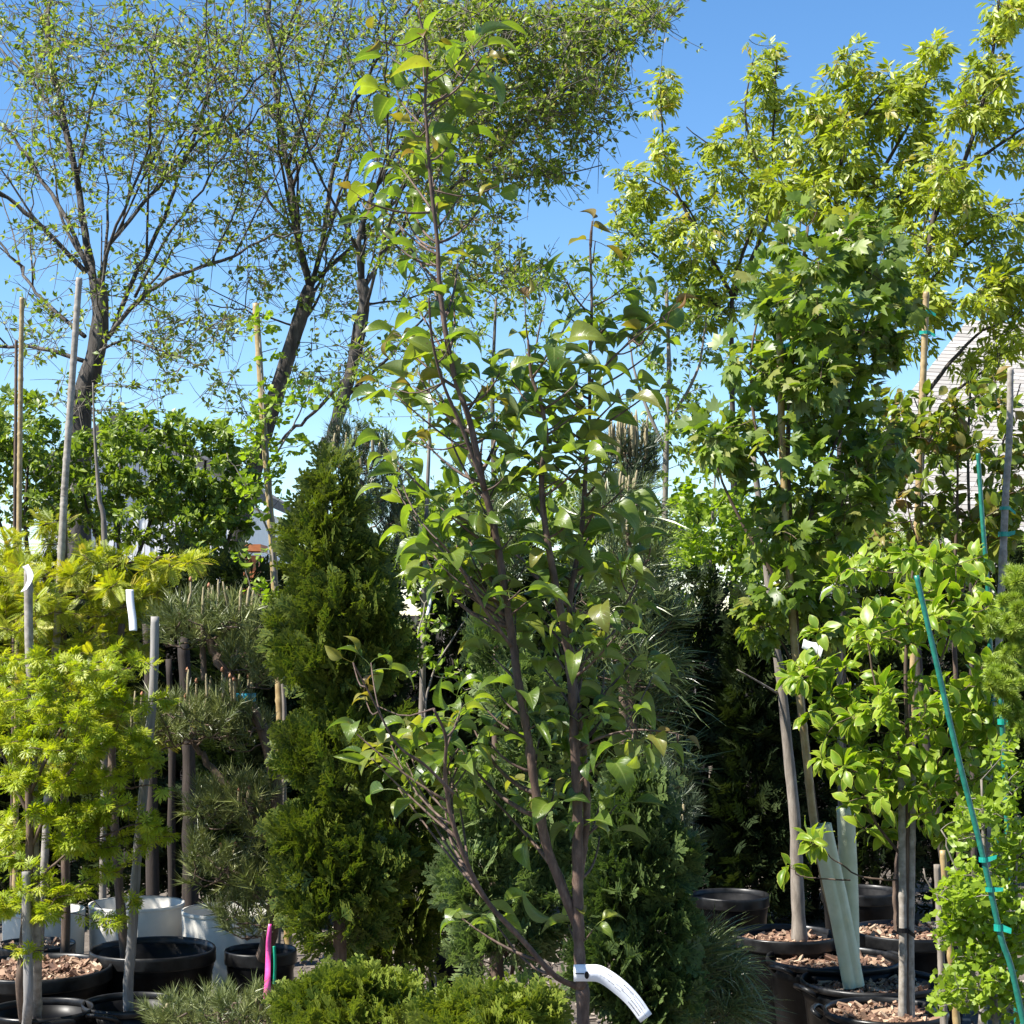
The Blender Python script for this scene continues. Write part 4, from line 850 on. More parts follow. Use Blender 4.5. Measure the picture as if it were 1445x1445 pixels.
R2 = PT['R2']; tree_stem('guarded_sapling', 'grey sapling trunk rising from the upright tree guard', [(1190, 1250), (1187, 1140), (1185, 1000), (1183, 880), (1180, 795)], R3[0][1] + .10, .012, .011, 'greybark', np.array([R3[0][0] - .07, R3[0][1] + .10, R3[2] - .05]))
L1 = PT['L1']; tree_stem('potted_trunk', 'brown trunk in the large black pot before the white pots', [(172, 1300), (166, 1230), (160, 1130), (158, 1060), (165, 960), (172, 880)], L1[0][1], .020, .012, 'brownbark', L1[0] + (-.10, 0, L1[2] - .10))
tree_stem('sapling', 'straight grey barked sapling left of the pear, behind the mugo pine', [(592, 1240), (594, 1100), (596, 980), (598, 860), (602, 720), (606, 600), (604, 480)], 7.4, .020, .004, 'greybark', P(592, 900, 7.4) * (1, 1, 0))
rt, p_, r_ = tree_stem('sapling', 'thin grey sapling trunk in front of the left shrubs', [(148, 800), (140, 700), (134, 620), (131, 540)], 9., .018, .003, 'greybark', P(150, 900, 9.) * (1, 1, 0))

# ------------------------------------------------------------------ green maple
leafy('green_maple', 'dense dark green lobed leaf maple with a tan cane at the right', 'tree', tuple(R3[0] + (-.05, .03, R3[2] - .05)), [([(1172, 1290), (1152, 1165), (1138, 1050), (1126, 920), (1118, 780), (1112, 640), (1118, 520), (1130, 400), (1140, 320)], .016, .006), ([(1120, 800), (1160, 680), (1200, 560), (1230, 420)], .010, .003), ([(1116, 720), (1070, 620), (1060, 500), (1085, 400)], .009, .003), ([(1122, 860), (1060, 760), (1020, 680), (1000, 620)], .009, .003), ([(1130, 960), (1105, 910), (1080, 880)], .006, .002), ([(1120, 830), (1170, 780), (1190, 700)], .007, .003)], R3[0][1] + .05,
      [(1145, 335, 65, 40), (1220, 345, 55, 40), (1090, 400, 50, 50), (1165, 420, 80, 60), (1245, 420, 38, 50), (1060, 510, 50, 45), (1140, 510, 75, 55), (1215, 490, 50, 50), (1015, 625, 42, 40), (1095, 590, 60, 55), (1185, 580, 65, 45), (1150, 670, 75, 45), (1085, 690, 40, 30), (1190, 700, 50, 40), (1120, 760, 50, 45), (1180, 770, 34, 50), (1080, 868, 36, 32), (1165, 850, 36, 45), (1110, 830, 40, 40), (1240, 640, 50, 40)], .36, 300, 10, 'maple', M['redmaple'], (.042, .085), M['brownbark'], None, 300, t0=.35, jit=.015, out=.8, droop=.35, up=.15, upn=.8, nj=.5)
# dogwoods
leafy('variegated_dogwood', 'bright yellow green dogwood over the front mulch pot', 'tree', tuple(R4 + (.06, -.045, hz)), [([(1280, 1330), (1280, 1200), (1282, 1080), (1278, 960), (1282, 860), (1290, 790)], .012, .004), ([(1278, 1215), (1230, 1150), (1200, 1060), (1180, 970)], .006, .002), ([(1276, 1242), (1220, 1238), (1180, 1215), (1158, 1195)], .004, .0018), ([(1200, 1242), (1160, 1240), (1128, 1235), (1115, 1222)], .003, .0015), ([(1280, 1150), (1330, 1060), (1370, 950)], .006, .002), ([(1280, 1100), (1240, 980), (1210, 850)], .006, .002), ([(1280, 1060), (1330, 930), (1350, 820)], .006, .002)], R4[1] - .04,
      [(1220, 800, 50, 18), (1300, 785, 50, 20), (1370, 800, 45, 24), (1185, 960, 45, 30), (1245, 890, 60, 45), (1320, 870, 55, 45), (1390, 880, 40, 40), (1195, 1030, 42, 32), (1275, 1000, 75, 55), (1355, 990, 45, 55), (1190, 1070, 40, 25), (1265, 1095, 60, 36), (1225, 1125, 55, 20), (1315, 1100, 45, 36), (1370, 1080, 36, 50), *[(1158, 1185, 22, 8)] * 5, *[(1115, 1218, 14, 6)] * 5, (1140, 950, 26, 20), (1150, 1015, 26, 18), (1410, 960, 40, 50), (1400, 1030, 36, 40), (1190, 820, 36, 18), (1400, 1120, 30, 30), (1350, 1165, 40, 20), (1235, 1165, 26, 12), (1300, 1150, 36, 16), (1160, 880, 22, 16), (1290, 840, 40, 20)], .42, 300, 8, 'dog', M['dogwood'], (.045, .08), M['brownbark'], None, 300, t0=.72, jit=.006, out=.85, droop=.1, up=.25, nj=.4, rtip=.0013, taper=.006)
leafy('sapling', 'green leaved sapling in front of the house roof', 'tree', tuple(P(1370, 900, 9.6) * (1, 1, 0)), [([(1372, 1000), (1370, 800), (1366, 640), (1372, 500)], .018, .004), ([(1370, 760), (1320, 640), (1290, 560)], .009, .003), ([(1370, 740), (1410, 640), (1440, 540)], .009, .003)], 9.6,
      [(1360, 560, 60, 50), (1300, 640, 60, 60), (1410, 600, 50, 60), (1370, 700, 70, 50), (1270, 720, 50, 40), (1430, 700, 40, 60)], .5, 60, 12, 'small', M['midleaf'], (.035, .06), M['darkbark'], nj=.6)
leafy('flushed_dogwood', 'dogwood with pink flushed young leaves below the house roof', 'tree', tuple(P(1350, 900, 8.0) * (1, 1, 0)), [([(1350, 1000), (1345, 860), (1350, 740), (1352, 640)], .014, .004), ([(1346, 880), (1300, 780), (1270, 680)], .007, .002), ([(1346, 860), (1400, 740), (1430, 620)], .007, .002)], 8.0,
      [(1290, 680, 55, 35), (1380, 640, 55, 40), (1330, 720, 50, 30), (1420, 700, 40, 50), (1240, 660, 40, 35), (1350, 590, 50, 30), (1260, 750, 45, 25), (1420, 780, 30, 30), (1320, 640, 40, 30), (1400, 730, 50, 40), (1340, 770, 60, 30), (1380, 560, 50, 40), (1300, 600, 50, 50), (1260, 590, 40, 50), (1430, 620, 30, 60)], .35, 220, 7, 'dog', M['dogwood_red'], (.05, .08), M['brownbark'], None, 200, t0=.6, jit=.008, out=.85, droop=.15, up=.25, nj=.5)
# ginkgos
leafy('ginkgo_bush', 'bright ginkgo with small fan leaves in the lower right corner', 'tree', tuple(P(1400, 900, 5.6) * (1, 1, 0)), [([(1405, 1445), (1398, 1330), (1390, 1220), (1385, 1100)], .012, .004), ([(1402, 1420), (1360, 1350), (1330, 1290), (1305, 1225)], .006, .002), ([(1400, 1360), (1430, 1260), (1440, 1150)], .006, .002), ([(1404, 1440), (1350, 1410), (1320, 1380)], .005, .002), ([(1395, 1290), (1350, 1230), (1330, 1170)], .005, .002), ([(1404, 1440), (1440, 1400), (1470, 1340)], .005, .002)], 5.6,
      [(1370, 1250, 50, 36), (1335, 1310, 26, 26), (1400, 1330, 45, 45), (1430, 1200, 26, 60), (1345, 1400, 36, 32), (1415, 1410, 38, 38), (1375, 1160, 36, 36), (1308, 1222, 10, 12), (1420, 1090, 26, 50), (1390, 1280, 60, 50), (1380, 1380, 60, 40), (1430, 1300, 30, 60)], .26, 420, 8, 'ginkgo', M['ginkgo'], (.020, .034), M['greybark'], None, 300, t0=.2, jit=.008, rtip=.0012, taper=.005, nj=.6)
leafy('ginkgo_tree', 'slim ginkgo with round pale leaves climbing the tan cane at the left', 'tree', tuple(P(392, 900, 7.95) * (1, 1, 0)), [([(402, 1060), (394, 900), (384, 760), (374, 600), (366, 470)], .012, .004), ([(384, 760), (350, 690), (320, 640)], .005, .002), ([(378, 660), (420, 590), (440, 540)], .005, .002), ([(392, 880), (360, 840), (345, 800)], .005, .002)], 7.95,
      [(370, 480, 26, 50), (388, 560, 36, 45), (400, 630, 30, 36), (368, 690, 36, 36), (425, 560, 36, 26), (350, 780, 22, 26), (376, 830, 26, 36), (392, 900, 20, 30), (330, 640, 26, 26), (350, 600, 30, 30)], .2, 90, 7, 'ginkgo', M['ginkgo'], (.026, .042), M['greybark'], None, 220, t0=.3, jit=.01, nj=.6)
leafy('ginkgo_tree', 'sparse ginkgo twigs low behind the pear, left of its trunks', 'tree', tuple(P(620, 900, 7.3) * (1, 1, 0)), [([(600, 1060), (608, 960), (640, 900), (660, 870)], .006, .002), ([(600, 1000), (590, 900), (610, 830)], .005, .002)], 7.3,
      [(640, 830, 40, 30), (610, 900, 30, 40), (650, 960, 40, 26), (600, 830, 26, 26), (560, 940, 26, 20)], .2, 34, 5, 'ginkgo', M['ginkgo'], (.028, .042), M['greybark'], None, 100, t0=.3, jit=.01, nj=.6)
# larch at the right edge
rt = thing('larch', 'bright green larch twigs at the right edge', 'conifer', P(1480, 900, 5.7) * (1, 1, 0)); sk = Skel(); mb = MB()
sk.limb(mb, np.array([P(1475, 867 + 1.7 * F / 5.7, 5.7) * (1, 1, 0), P(1475, 1200, 5.7), P(1468, 1000, 5.7), P(1458, 860, 5.7), P(1450, 760, 5.7)]), .02, .005); part('trunk', mb, M['brownbark'], rt)
tg, _ = blobs_points([(1430, 820, 30, 40), (1425, 890, 36, 40), (1420, 950, 34, 40), (1435, 1010, 26, 40), (1460, 850, 40, 90)], 5.7, .2, 90); tw = MB(); paths = sk.reach(tw, tg, .0012, .006, .01, -.05); part('twigs', tw, M['brownbark'], rt, 'stuff')
Pp, D, N = leaves_on(paths, 26, .1, .004, .8, 0., .3); foliage(rt, 'larch', M['larch'], Pp, D, N, RNG.uniform(.022, .034, len(Pp)), 0, stuffname='crown')

# ------------------------------------------------------------------ golden plants at the left
leafy('golden_redwood', 'golden feathery conifer with layered flat sprays at the left', 'conifer', tuple(P(88, 900, 7.3) * (1, 1, 0)), [([(92, 1330), (92, 1200), (90, 1050), (90, 900), (92, 800), (93, 700)], .022, .006), ([(90, 880), (130, 815), (200, 790), (260, 785)], .007, .003), ([(90, 860), (50, 800), (10, 780)], .007, .003), ([(90, 920), (150, 870), (190, 850)], .006, .003), ([(90, 960), (40, 920), (0, 900)], .006, .003)], 7.3,
      [(50, 758, 40, 12), (120, 776, 44, 12), (205, 800, 40, 10), (262, 792, 30, 8), (10, 795, 36, 14), (75, 738, 22, 8), (160, 790, 30, 10), (110, 800, 45, 14), (175, 795, 50, 12), (60, 820, 55, 16), (150, 825, 50, 14), (20, 850, 40, 16), (95, 860, 45, 16), (160, 860, 40, 16), (60, 890, 40, 16), (130, 900, 50, 18), (200, 830, 36, 12), (100, 935, 45, 18), (50, 950, 50, 20), (150, 950, 45, 20), (190, 905, 36, 20), (20, 920, 40, 20), (60, 990, 80, 30), (150, 1000, 60, 26), (10, 870, 50, 30)] + [(random.uniform(-10, 240), random.uniform(790, 1080), random.uniform(18, 44), random.uniform(6, 10), random.uniform(-.6, .1)) for _ in range(24)], .4, 340, 14, 'feather', M['gold'], (.04, .085), M['brownbark'], None, 300, t0=.25, jit=.006, out=.6, droop=.22, up=.2, upn=1.3, nj=.45, sag=.02, leafname='spray')
leafy('cutleaf_maple', 'yellow green cutleaf maple in tiers above the left pots', 'tree', tuple(PT['L3'][0] + (-.03, 0, PT['L3'][2] - .14)), [([(30, 1400), (38, 1280), (42, 1180), (40, 1100), (46, 1010), (60, 940)], .022, .006), ([(42, 1200), (80, 1120), (120, 1060), (170, 1030)], .008, .003), ([(40, 1260), (70, 1225), (110, 1195), (150, 1185)], .006, .002), ([(40, 1150), (10, 1080), (-10, 1000)], .007, .003), ([(42, 1120), (90, 1020), (120, 960)], .007, .003), ([(38, 1300), (60, 1275), (90, 1262)], .005, .002), ([(110, 1080), (170, 1110), (215, 1108)], .005, .002), ([(120, 1190), (170, 1170), (215, 1156)], .004, .002), ([(36, 1360), (50, 1345), (70, 1340)], .004, .002)], 6.15,
      [(50, 985, 60, 16), (120, 975, 50, 16), (160, 990, 30, 12), (30, 1020, 45, 16), (100, 1020, 60, 16), (170, 1040, 40, 14), (60, 1055, 60, 14), (130, 1065, 50, 14), (20, 1100, 40, 14), (90, 1105, 50, 14), (160, 1100, 36, 10), (212, 1110, 26, 6), (50, 1140, 45, 12), (115, 1150, 45, 10), (212, 1156, 28, 6), (20, 1170, 36, 12), (90, 1188, 50, 10), (145, 1188, 28, 8), (60, 1255, 58, 14), (20, 1265, 36, 12), (100, 1262, 30, 10), (55, 1285, 36, 10), (150, 1228, 20, 7), (40, 1345, 26, 8), (68, 1338, 10, 5), (245, 985, 20, 8), (70, 1000, 90, 9), (120, 1050, 80, 9), (60, 1110, 80, 9), (190, 1000, 36, 14), (190, 1075, 34, 12), (10, 1215, 40, 16), (190, 1200, 24, 8), (60, 955, 70, 16), (130, 940, 60, 16), (30, 935, 50, 14)] + [(random.uniform(-10, 225), random.uniform(900, 1300), random.uniform(18, 40), random.uniform(5, 9), random.uniform(-.15, .2)) for _ in range(34)], .34, 430, 12, 'cutleaf', M['jmaple'], (.028, .056), M['brownbark'], None, 300, t0=.3, jit=.006, out=.75, droop=.16, up=.1, upn=2.2, nj=.3, sag=.03)

# ------------------------------------------------------------------ arborvitae in front of the hedge
conifer('spiral_arborvitae', 'tall bright edged arborvitae trimmed in bulging tiers left of the pear', P(470, 900, 6.0) * (1, 1, 0), 6.0,
        [(472, 690, 18, 45), (466, 730, 34, 50), (458, 790, 52, 60), (490, 810, 40, 60), (480, 870, 74, 60), (430, 900, 40, 50), (520, 920, 55, 50), (460, 945, 70, 40), (485, 1010, 36, 40), (490, 1060, 74, 45), (440, 1070, 40, 40), (500, 1120, 60, 40), (450, 1190, 60, 40), (500, 1230, 74, 50), (440, 1250, 50, 50), (480, 1300, 70, 45)], .22, 3000, 'spray', M['thuja'], (.055, .10), nobj=0, upd=.75)
conifer('arborvitae', 'dark green arborvitae close behind the tiered one', P(560, 900, 6.5) * (1, 1, 0), 6.5, [(545, 1080, 40, 80), (555, 1170, 60, 90), (560, 1280, 60, 80), (545, 1340, 60, 50)], .2, 1100, 'spray', M['thuja'], (.06, .10), group='arborvitae behind the pear')
conifer('arborvitae', 'loose grey green arborvitae seen between the pear stems', P(720, 900, 5.7) * (1, 1, 0), 5.7, [(700, 920, 26, 40), (730, 990, 40, 50), (760, 1080, 44, 50), (690, 1140, 46, 50), (740, 1190, 50, 50), (680, 1250, 54, 50), (760, 1290, 54, 54), (700, 1340, 60, 46)], .22, 1500, 'spray', M['thuja_blue'], (.055, .10), group='arborvitae behind the pear')
conifer('arborvitae', 'dark dense arborvitae right of the pear trunk', P(880, 900, 5.5) * (1, 1, 0), 5.5, [(900, 1130, 28, 40), (880, 1180, 46, 40), (925, 1220, 40, 44), (880, 1265, 54, 44), (920, 1320, 46, 50), (870, 1370, 56, 44), (915, 1415, 50, 50)], .22, 1900, 'spray', M['thuja_deep'], (.055, .10), group='arborvitae behind the pear')
conifer('low_arborvitae', 'low yellow green arborvitae at the bottom, left of the pear', P(490, 900, 4.9) * (1, 1, 0), 4.9, [(500, 1405, 60, 26), (440, 1425, 46, 22), (550, 1420, 36, 30), (490, 1450, 95, 30)], .2, 1300, 'spray', M['thuja_bright'], (.04, .07), group='low arborvitae at the front', upd=.8)
conifer('low_arborvitae', 'low loose yellow green arborvitae at the bottom under the pear', P(690, 900, 4.7) * (1, 1, 0), 4.7, [(680, 1432, 40, 18), (635, 1440, 34, 15), (745, 1432, 28, 20), (690, 1460, 75, 22)], .2, 900, 'spray', M['thuja_bright'], (.05, .09), group='low arborvitae at the front', upd=.5)

# ------------------------------------------------------------------ pines
def pine(name, label, base, d, pads, limbs, mat, ntuft, size, candles, bark='brownbark', tn='tuft', upd=.7, dz=.22, group=None, clen=(.03, .06), crad=.0055, budy=.25):
    bz = np.array(base, float); root = thing(name, label, 'conifer', bz, group); sk = Skel(); mb = MB()
    for k, (pts, r0, r1) in enumerate(limbs):
        pp = [P(x[0], x[1], d + (x[2] if len(x) > 2 else 0)) for x in pts]
        if k == 0: pp = [bz] + pp
        sk.limb(mb, np.array(pp), r0, r1, 8, None, .006)
    Pp, u = blobs_points(pads, d, dz, ntuft, .55)
    tw = sk.reach(mb, Pp, .003, .012, .012, .12, 4, 5, .8); part('trunk', mb, M[bark], root)
    q = np.array([t[-1] for t in tw]); ud = nrm(np.array([t[-1] - t[-2] for t in tw]))
    D = nrm(ud * .5 + rand_unit(len(q)) * .45 + np.array([0, 0, upd])); N = rand_unit(len(q))
    foliage(root, tn, M[mat], q, D, N, RNG.uniform(size[0], size[1], len(q)), 0, stuffname='needles')
    for (cx, cy, n, spread, ln) in candles:
        for _ in range(n):
            x = cx + RNG.uniform(-spread, spread); b = P(x, cy + RNG.uniform(-6, 10), d + RNG.uniform(-.12, .05)); L = ln * RNG.uniform(.7, 1.2); t = b + np.array([RNG.normal() * .006, RNG.normal() * .006, L])
            m = MB(); pth = np.linspace(0, 1, 7)[:, None] * (t - b) + b; tube(m, pth, crad * np.array([.8, 1, 1.05, 1, .95, .8, .35]) * RNG.uniform(.85, 1.15), 7); c = part('candle', m, M['candle'], root)
            if RNG.uniform() < budy:
                m = MB(); tube(m, np.array([t - (0, 0, .006), t + (0, 0, .004), t + (0, 0, .012)]), np.array([crad, crad * 1.1, .001]), 6); o = link('bud', m.mesh('bud', root.location), M['bud'], c)
    return root
L6 = PT['L6']
pine('pompom_pine', 'cloud pruned pine with tall candles and a blue tie at the left', L6[0] + (0, 0, L6[2] - .06), 6.8,
     [(280, 880, 55, 26), (330, 885, 45, 26), (250, 900, 30, 22), (265, 1025, 70, 28), (315, 1015, 50, 30), (220, 1045, 40, 20), (345, 1040, 36, 22), (305, 1150, 36, 28), (350, 1140, 40, 30), (370, 1185, 36, 26), (300, 1225, 42, 30), (355, 1260, 34, 28), (350, 1305, 40, 24), (340, 930, 40, 24), (370, 950, 30, 24)],
     [([(385, 1300), (392, 1200), (385, 1080), (362, 1010), (330, 970), (300, 920), (290, 880)], .032, .014), ([(390, 1200), (340, 1130), (300, 1085), (280, 1060), (265, 1040)], .020, .008), ([(392, 1240), (350, 1235), (310, 1225)], .014, .006), ([(390, 1180), (370, 1160), (350, 1150)], .012, .006), ([(300, 920), (320, 890), (340, 880)], .01, .005), ([(388, 1290), (365, 1270), (355, 1262)], .010, .005), ([(288, 960), (287, 920), (288, 885)], .012, .010)], 'pine', 460, (.06, .095),
     [(280, 858, 9, 50, .10), (320, 860, 7, 36, .09), (240, 1010, 9, 60, .08), (310, 990, 13, 50, .10), (285, 880, 1, 2, .10), (345, 1130, 6, 40, .05), (300, 1200, 4, 30, .03), (190, 1030, 2, 4, .14)])
c = P(347, 985, 6.78); mb = MB(); lathe(mb, c - (0, 0, .012), [(.036, 0), (.038, .012), (.037, .03), (.034, .03)], 16, .03); single('blue_tie', mb, M['blue_tie'], 'blue tape tied round the pine stem', 'tape')
pine('upright_pine', 'dark pine with a brush of tall pale candles behind the right pear stem', P(885, 900, 7.6) * (1, 1, 0), 7.6, [(888, 655, 36, 26), (885, 690, 36, 30), (870, 720, 40, 30)], [([(880, 900), (884, 760), (888, 690), (888, 655)], .022, .010)], 'pine_dark', 110, (.07, .10), [(887, 640, 22, 26, .13), (885, 636, 10, 16, .16)], budy=0., crad=.0065)
pine('upright_pine', 'dark pine with candles behind the top of the tiered arborvitae', P(505, 900, 7.4) * (1, 1, 0), 7.4, [(505, 650, 36, 30), (520, 690, 40, 36), (540, 720, 36, 30), (560, 760, 30, 36), (490, 640, 26, 26)], [([(515, 900), (515, 780), (508, 700), (503, 650)], .022, .010)], 'pine_dark', 120, (.06, .09), [(500, 636, 12, 30, .09), (530, 650, 6, 30, .06)], budy=0.)
pine('weeping_pine', 'long needled pine behind the right pear stem', P(890, 900, 6.7) * (1, 1, 0), 6.7, [(870, 740, 50, 40), (900, 800, 46, 50), (860, 830, 50, 50), (910, 880, 46, 50), (880, 940, 50, 50), (920, 980, 40, 50), (930, 1090, 40, 40), (700, 740, 40, 40), (690, 800, 40, 50)], [([(895, 1200), (892, 1000), (890, 860), (886, 760), (876, 690)], .022, .008), ([(890, 900), (800, 850), (700, 760)], .012, .005)], 'pine_long', 230, (.075, .12), [(872, 690, 8, 26, .06), (905, 750, 6, 24, .05)], tn='tuft_long', budy=0.)
pine('mugo_pine', 'small bushy mugo pine in the black pot behind the pear', PT['C1'][0] + (0, 0, PT['C1'][2] - .06), 7.5, [(605, 1280, 46, 28), (640, 1275, 40, 26), (575, 1295, 40, 26), (640, 1300, 40, 20), (600, 1265, 40, 20)], [([(640, 1310), (630, 1295), (610, 1280)], .014, .006), ([(640, 1310), (645, 1290), (645, 1275)], .01, .005)], 'pine', 170, (.05, .08), [(620, 1252, 7, 36, .03)], budy=0.)
pine('mugo_pine', 'low mugo pine along the bottom edge at the left', P(320, 900, 5.1) * (1, 1, 0), 5.1, [(290, 1432, 55, 18), (350, 1425, 45, 18), (240, 1445, 40, 14), (320, 1450, 80, 20), (390, 1445, 30, 20)], [([(320, 1500), (318, 1470), (320, 1445)], .02, .008)], 'pine', 190, (.04, .06), [(340, 1415, 6, 40, .02), (240, 1432, 4, 30, .022)], budy=0.)
pine('thread_conifer', 'weeping thread leaved conifer left of the right hand pots', P(985, 900, 5.8) * (1, 1, 0), 5.8, [(990, 1360, 38, 26), (960, 1385, 34, 30), (1015, 1375, 26, 22), (980, 1410, 40, 26), (1030, 1425, 30, 20), (950, 1430, 36, 20), (1000, 1440, 50, 16)], [([(985, 1445), (985, 1400), (990, 1360)], .014, .006)], 'pine_long', 150, (.06, .10), [], tn='tuft_long', upd=.35)
pine('upright_pine', 'rounded pine at the right side of the dark arborvitae', P(945, 900, 6.1) * (1, 1, 0), 6.1, [(950, 1190, 28, 26), (940, 1230, 30, 26), (955, 1160, 18, 18), (930, 1120, 22, 30)], [([(938, 1300), (940, 1220), (936, 1100)], .014, .008)], 'pine_dark', 80, (.05, .08), [(962, 1150, 2, 4, .03)], budy=0.)

# ------------------------------------------------------------------ the pear in front
def pear():
    D0 = 4.2; base = P(824, 867, D0) * (1, 1, 0)
    root = thing('pear_tree', 'tall multi stemmed pear with large glossy leaves in the foreground', 'tree', base); sk = Skel()
    def stem(name, pts, r0, r1, d0, d1, first=None):
        n = len(pts); pp = [P(x, y, d0 + (d1 - d0) * i / (n - 1)) for i, (x, y) in enumerate(pts)]
        if first is not None: pp = [first] + pp
        mb = MB(); k = len(pp) * 7; p = catmull(pp, k); r = np.linspace(r0, r1, k) * .74 * (1 + .05 * RNG.normal(size=k)); r[::9] *= 1.12
        tube(mb, p, r, 10); sk.add(p, r); part(name, mb, M['pearbark'], root)
    stem('trunk', [(823, 1445), (820, 1390), (817, 1330), (815, 1240), (815, 1150), (811, 1050), (806, 960), (798, 900), (782, 815), (769, 740), (764, 671), (771, 616), (762, 564), (750, 530), (745, 480)], .021, .004, 4.2, 4.15, base)
    stem('stem', [(816, 1310), (802, 1275), (772, 1195), (755, 1110), (745, 1040), (731, 960), (724, 910), (709, 810), (695, 734), (684, 692), (664, 599), (643, 536), (629, 470), (620, 398), (617, 339), (608, 260), (603, 190), (600, 138), (603, 80), (590, 12)], .016, .003, 4.2, 4.1)
    stem('stem', [(818, 1240), (828, 1150), (822, 1050), (806, 930), (804, 850), (812, 800), (819, 765), (825, 692), (827, 644), (832, 588), (832, 519), (835, 432), (833, 346), (836, 312)], .012, .003, 4.2, 4.32)
    stem('stem', [(818, 1394), (782, 1376), (736, 1325), (690, 1275), (660, 1220), (636, 1150), (628, 1090), (629, 1040), (612, 1000)], .010, .004, 4.2, 4.0)
    stem('branch', [(722, 912), (686, 862), (652, 805), (630, 775), (616, 760)], .006, .003, 4.13, 3.98)
    stem('branch', [(707, 852), (680, 838), (665, 820), (655, 810)], .005, .003, 4.13, 4.05)
    stem('branch', [(640, 1120), (600, 1080), (560, 1050), (525, 985), (498, 935)], .005, .002, 4.0, 3.9)
    stem('branch', [(684, 692), (650, 600), (625, 540), (610, 480), (605, 420)], .006, .003, 4.12, 4.0)
    stem('branch', [(832, 540), (870, 500), (905, 470), (945, 440)], .004, .002, 4.3, 4.2)
    stem('branch', [(812, 1060), (850, 1040), (900, 1030), (955, 1035)], .005, .002, 4.2, 4.1)
    stem('branch', [(806, 960), (850, 900), (890, 840), (910, 790)], .005, .002, 4.2, 4.25)
    stem('branch', [(600, 150), (640, 130), (668, 95), (680, 80)], .004, .002, 4.1, 4.05)
    stem('branch', [(606, 300), (570, 300), (530, 290), (505, 278)], .004, .002, 4.1, 4.0)
    spurs = [(552, 82, 2), (560, 128, 4), (655, 92, 2), (620, 132, 4), (664, 112, 2), (645, 170, 4), (600, 212, 2), (562, 232, 5), (624, 232, 2), (530, 278, 3), (582, 282, 3), (655, 268, 6), (690, 268, 2), (522, 305, 3), (562, 312, 2), (600, 385, 3), (646, 366, 2), (590, 436, 3), (640, 425, 3), (566, 484, 4), (604, 474, 4), (642, 498, 5), (590, 525, 3), (556, 555, 4), (622, 556, 3), (682, 545, 4), (545, 632, 3), (592, 616, 2), (562, 660, 3), (560, 690, 2),
      (800, 398, 2), (880, 406, 2), (800, 446, 4), (850, 466, 5), (908, 462, 3), (930, 486, 3), (742, 498, 3), (772, 516, 5), (722, 536, 4), (830, 498, 4), (880, 556, 3), (920, 552, 2), (704, 588, 5), (762, 576, 5), (812, 566, 5), (682, 616, 3), (742, 636, 5), (800, 626, 4), (848, 596, 3), (660, 686, 3), (702, 676, 4), (742, 696, 4), (782, 656, 4), (832, 646, 4), (880, 690, 3), (622, 716, 4), (652, 736, 4), (592, 762, 3), (612, 784, 4), (682, 726, 4), (722, 756, 5), (762, 756, 4), (802, 736, 4), (842, 716, 4), (888, 736, 3), (642, 798, 3), (702, 796, 3), (742, 796, 4), (782, 796, 4), (832, 786, 4), (870, 786, 4), (918, 772, 2), (622, 826, 2), (702, 836, 3), (762, 846, 4), (812, 846, 4), (862, 856, 4), (898, 846, 3), (782, 896, 3), (832, 896, 4), (870, 896, 3), (762, 936, 3), (806, 956, 3), (852, 946, 4), (898, 926, 3), (920, 956, 2), (880, 986, 4), (842, 1006, 4), (792, 996, 3), (742, 986, 3), (702, 976, 2), (682, 996, 3), (654, 992, 4), (592, 1026, 3), (552, 1052, 4), (524, 1070, 2), (504, 1036, 2), (572, 1092, 4), (622, 1072, 4), (660, 1052, 4), (690, 1046, 2), (562, 1112, 3), (642, 1104, 4), (612, 1146, 3), (680, 1112, 3), (920, 1056, 3), (892, 1046, 3), (852, 1072, 4), (822, 1066, 3), (782, 1106, 3), (762, 1036, 3), (852, 1116, 3), (870, 1136, 2), (782, 1138, 2), (762, 1188, 2), (822, 1166, 2), (846, 1180, 2), (690, 1286, 4), (652, 1296, 2), (802, 1304, 1), (836, 1312, 2)]
    sx, sy = project(sk.p[:sk.n]); ok = np.where((sy > 60) & (sy < 1180))[0]
    for k in RNG.choice(ok, 80, replace=False):
        wd = 22 + 26 * (sy[k] > 430); spurs.append((sx[k] + RNG.uniform(-wd, wd), sy[k] - RNG.uniform(0, 40), 2))
    tg = np.array([P(x, y, D0 + RNG.uniform(-.12, .2)) for x, y, n in spurs]); mb = MB()
    q0 = sk.n; A = []
    order = range(len(tg)); Pp, Dd, Nn, Ss = [], [], [], []
    for i in order:
        t = tg[i]; dd = t - sk.p[:q0]; hh = np.hypot(dd[:, 0], dd[:, 1]); k = int(np.argmin(np.linalg.norm(dd, axis=1) + 1.6 * np.maximum(0, .7 * hh - dd[:, 2]))); a = sk.p[k].copy(); L = np.linalg.norm(t - a); u = np.linspace(0, 1, 7)[:, None]
        m = a + (t - a) * .5 + np.array([0, 0, -.10 * L]) + RNG.normal(size=3) * .08 * L; p = (1 - u) ** 2 * a + 2 * u * (1 - u) * m + u ** 2 * t
        r = np.linspace(min(sk.r[k] * .7, .0022 + .014 * L), .0016, 7); mb = MB(); tube(mb, p, r, 6); part('spur', mb, M['pearbark'], root); tan = nrm((p[-1] - p[-2])[None])[0]
        n = spurs[i][2] + (2 if i % 3 else 1); az0 = RNG.uniform(0, 6.28)
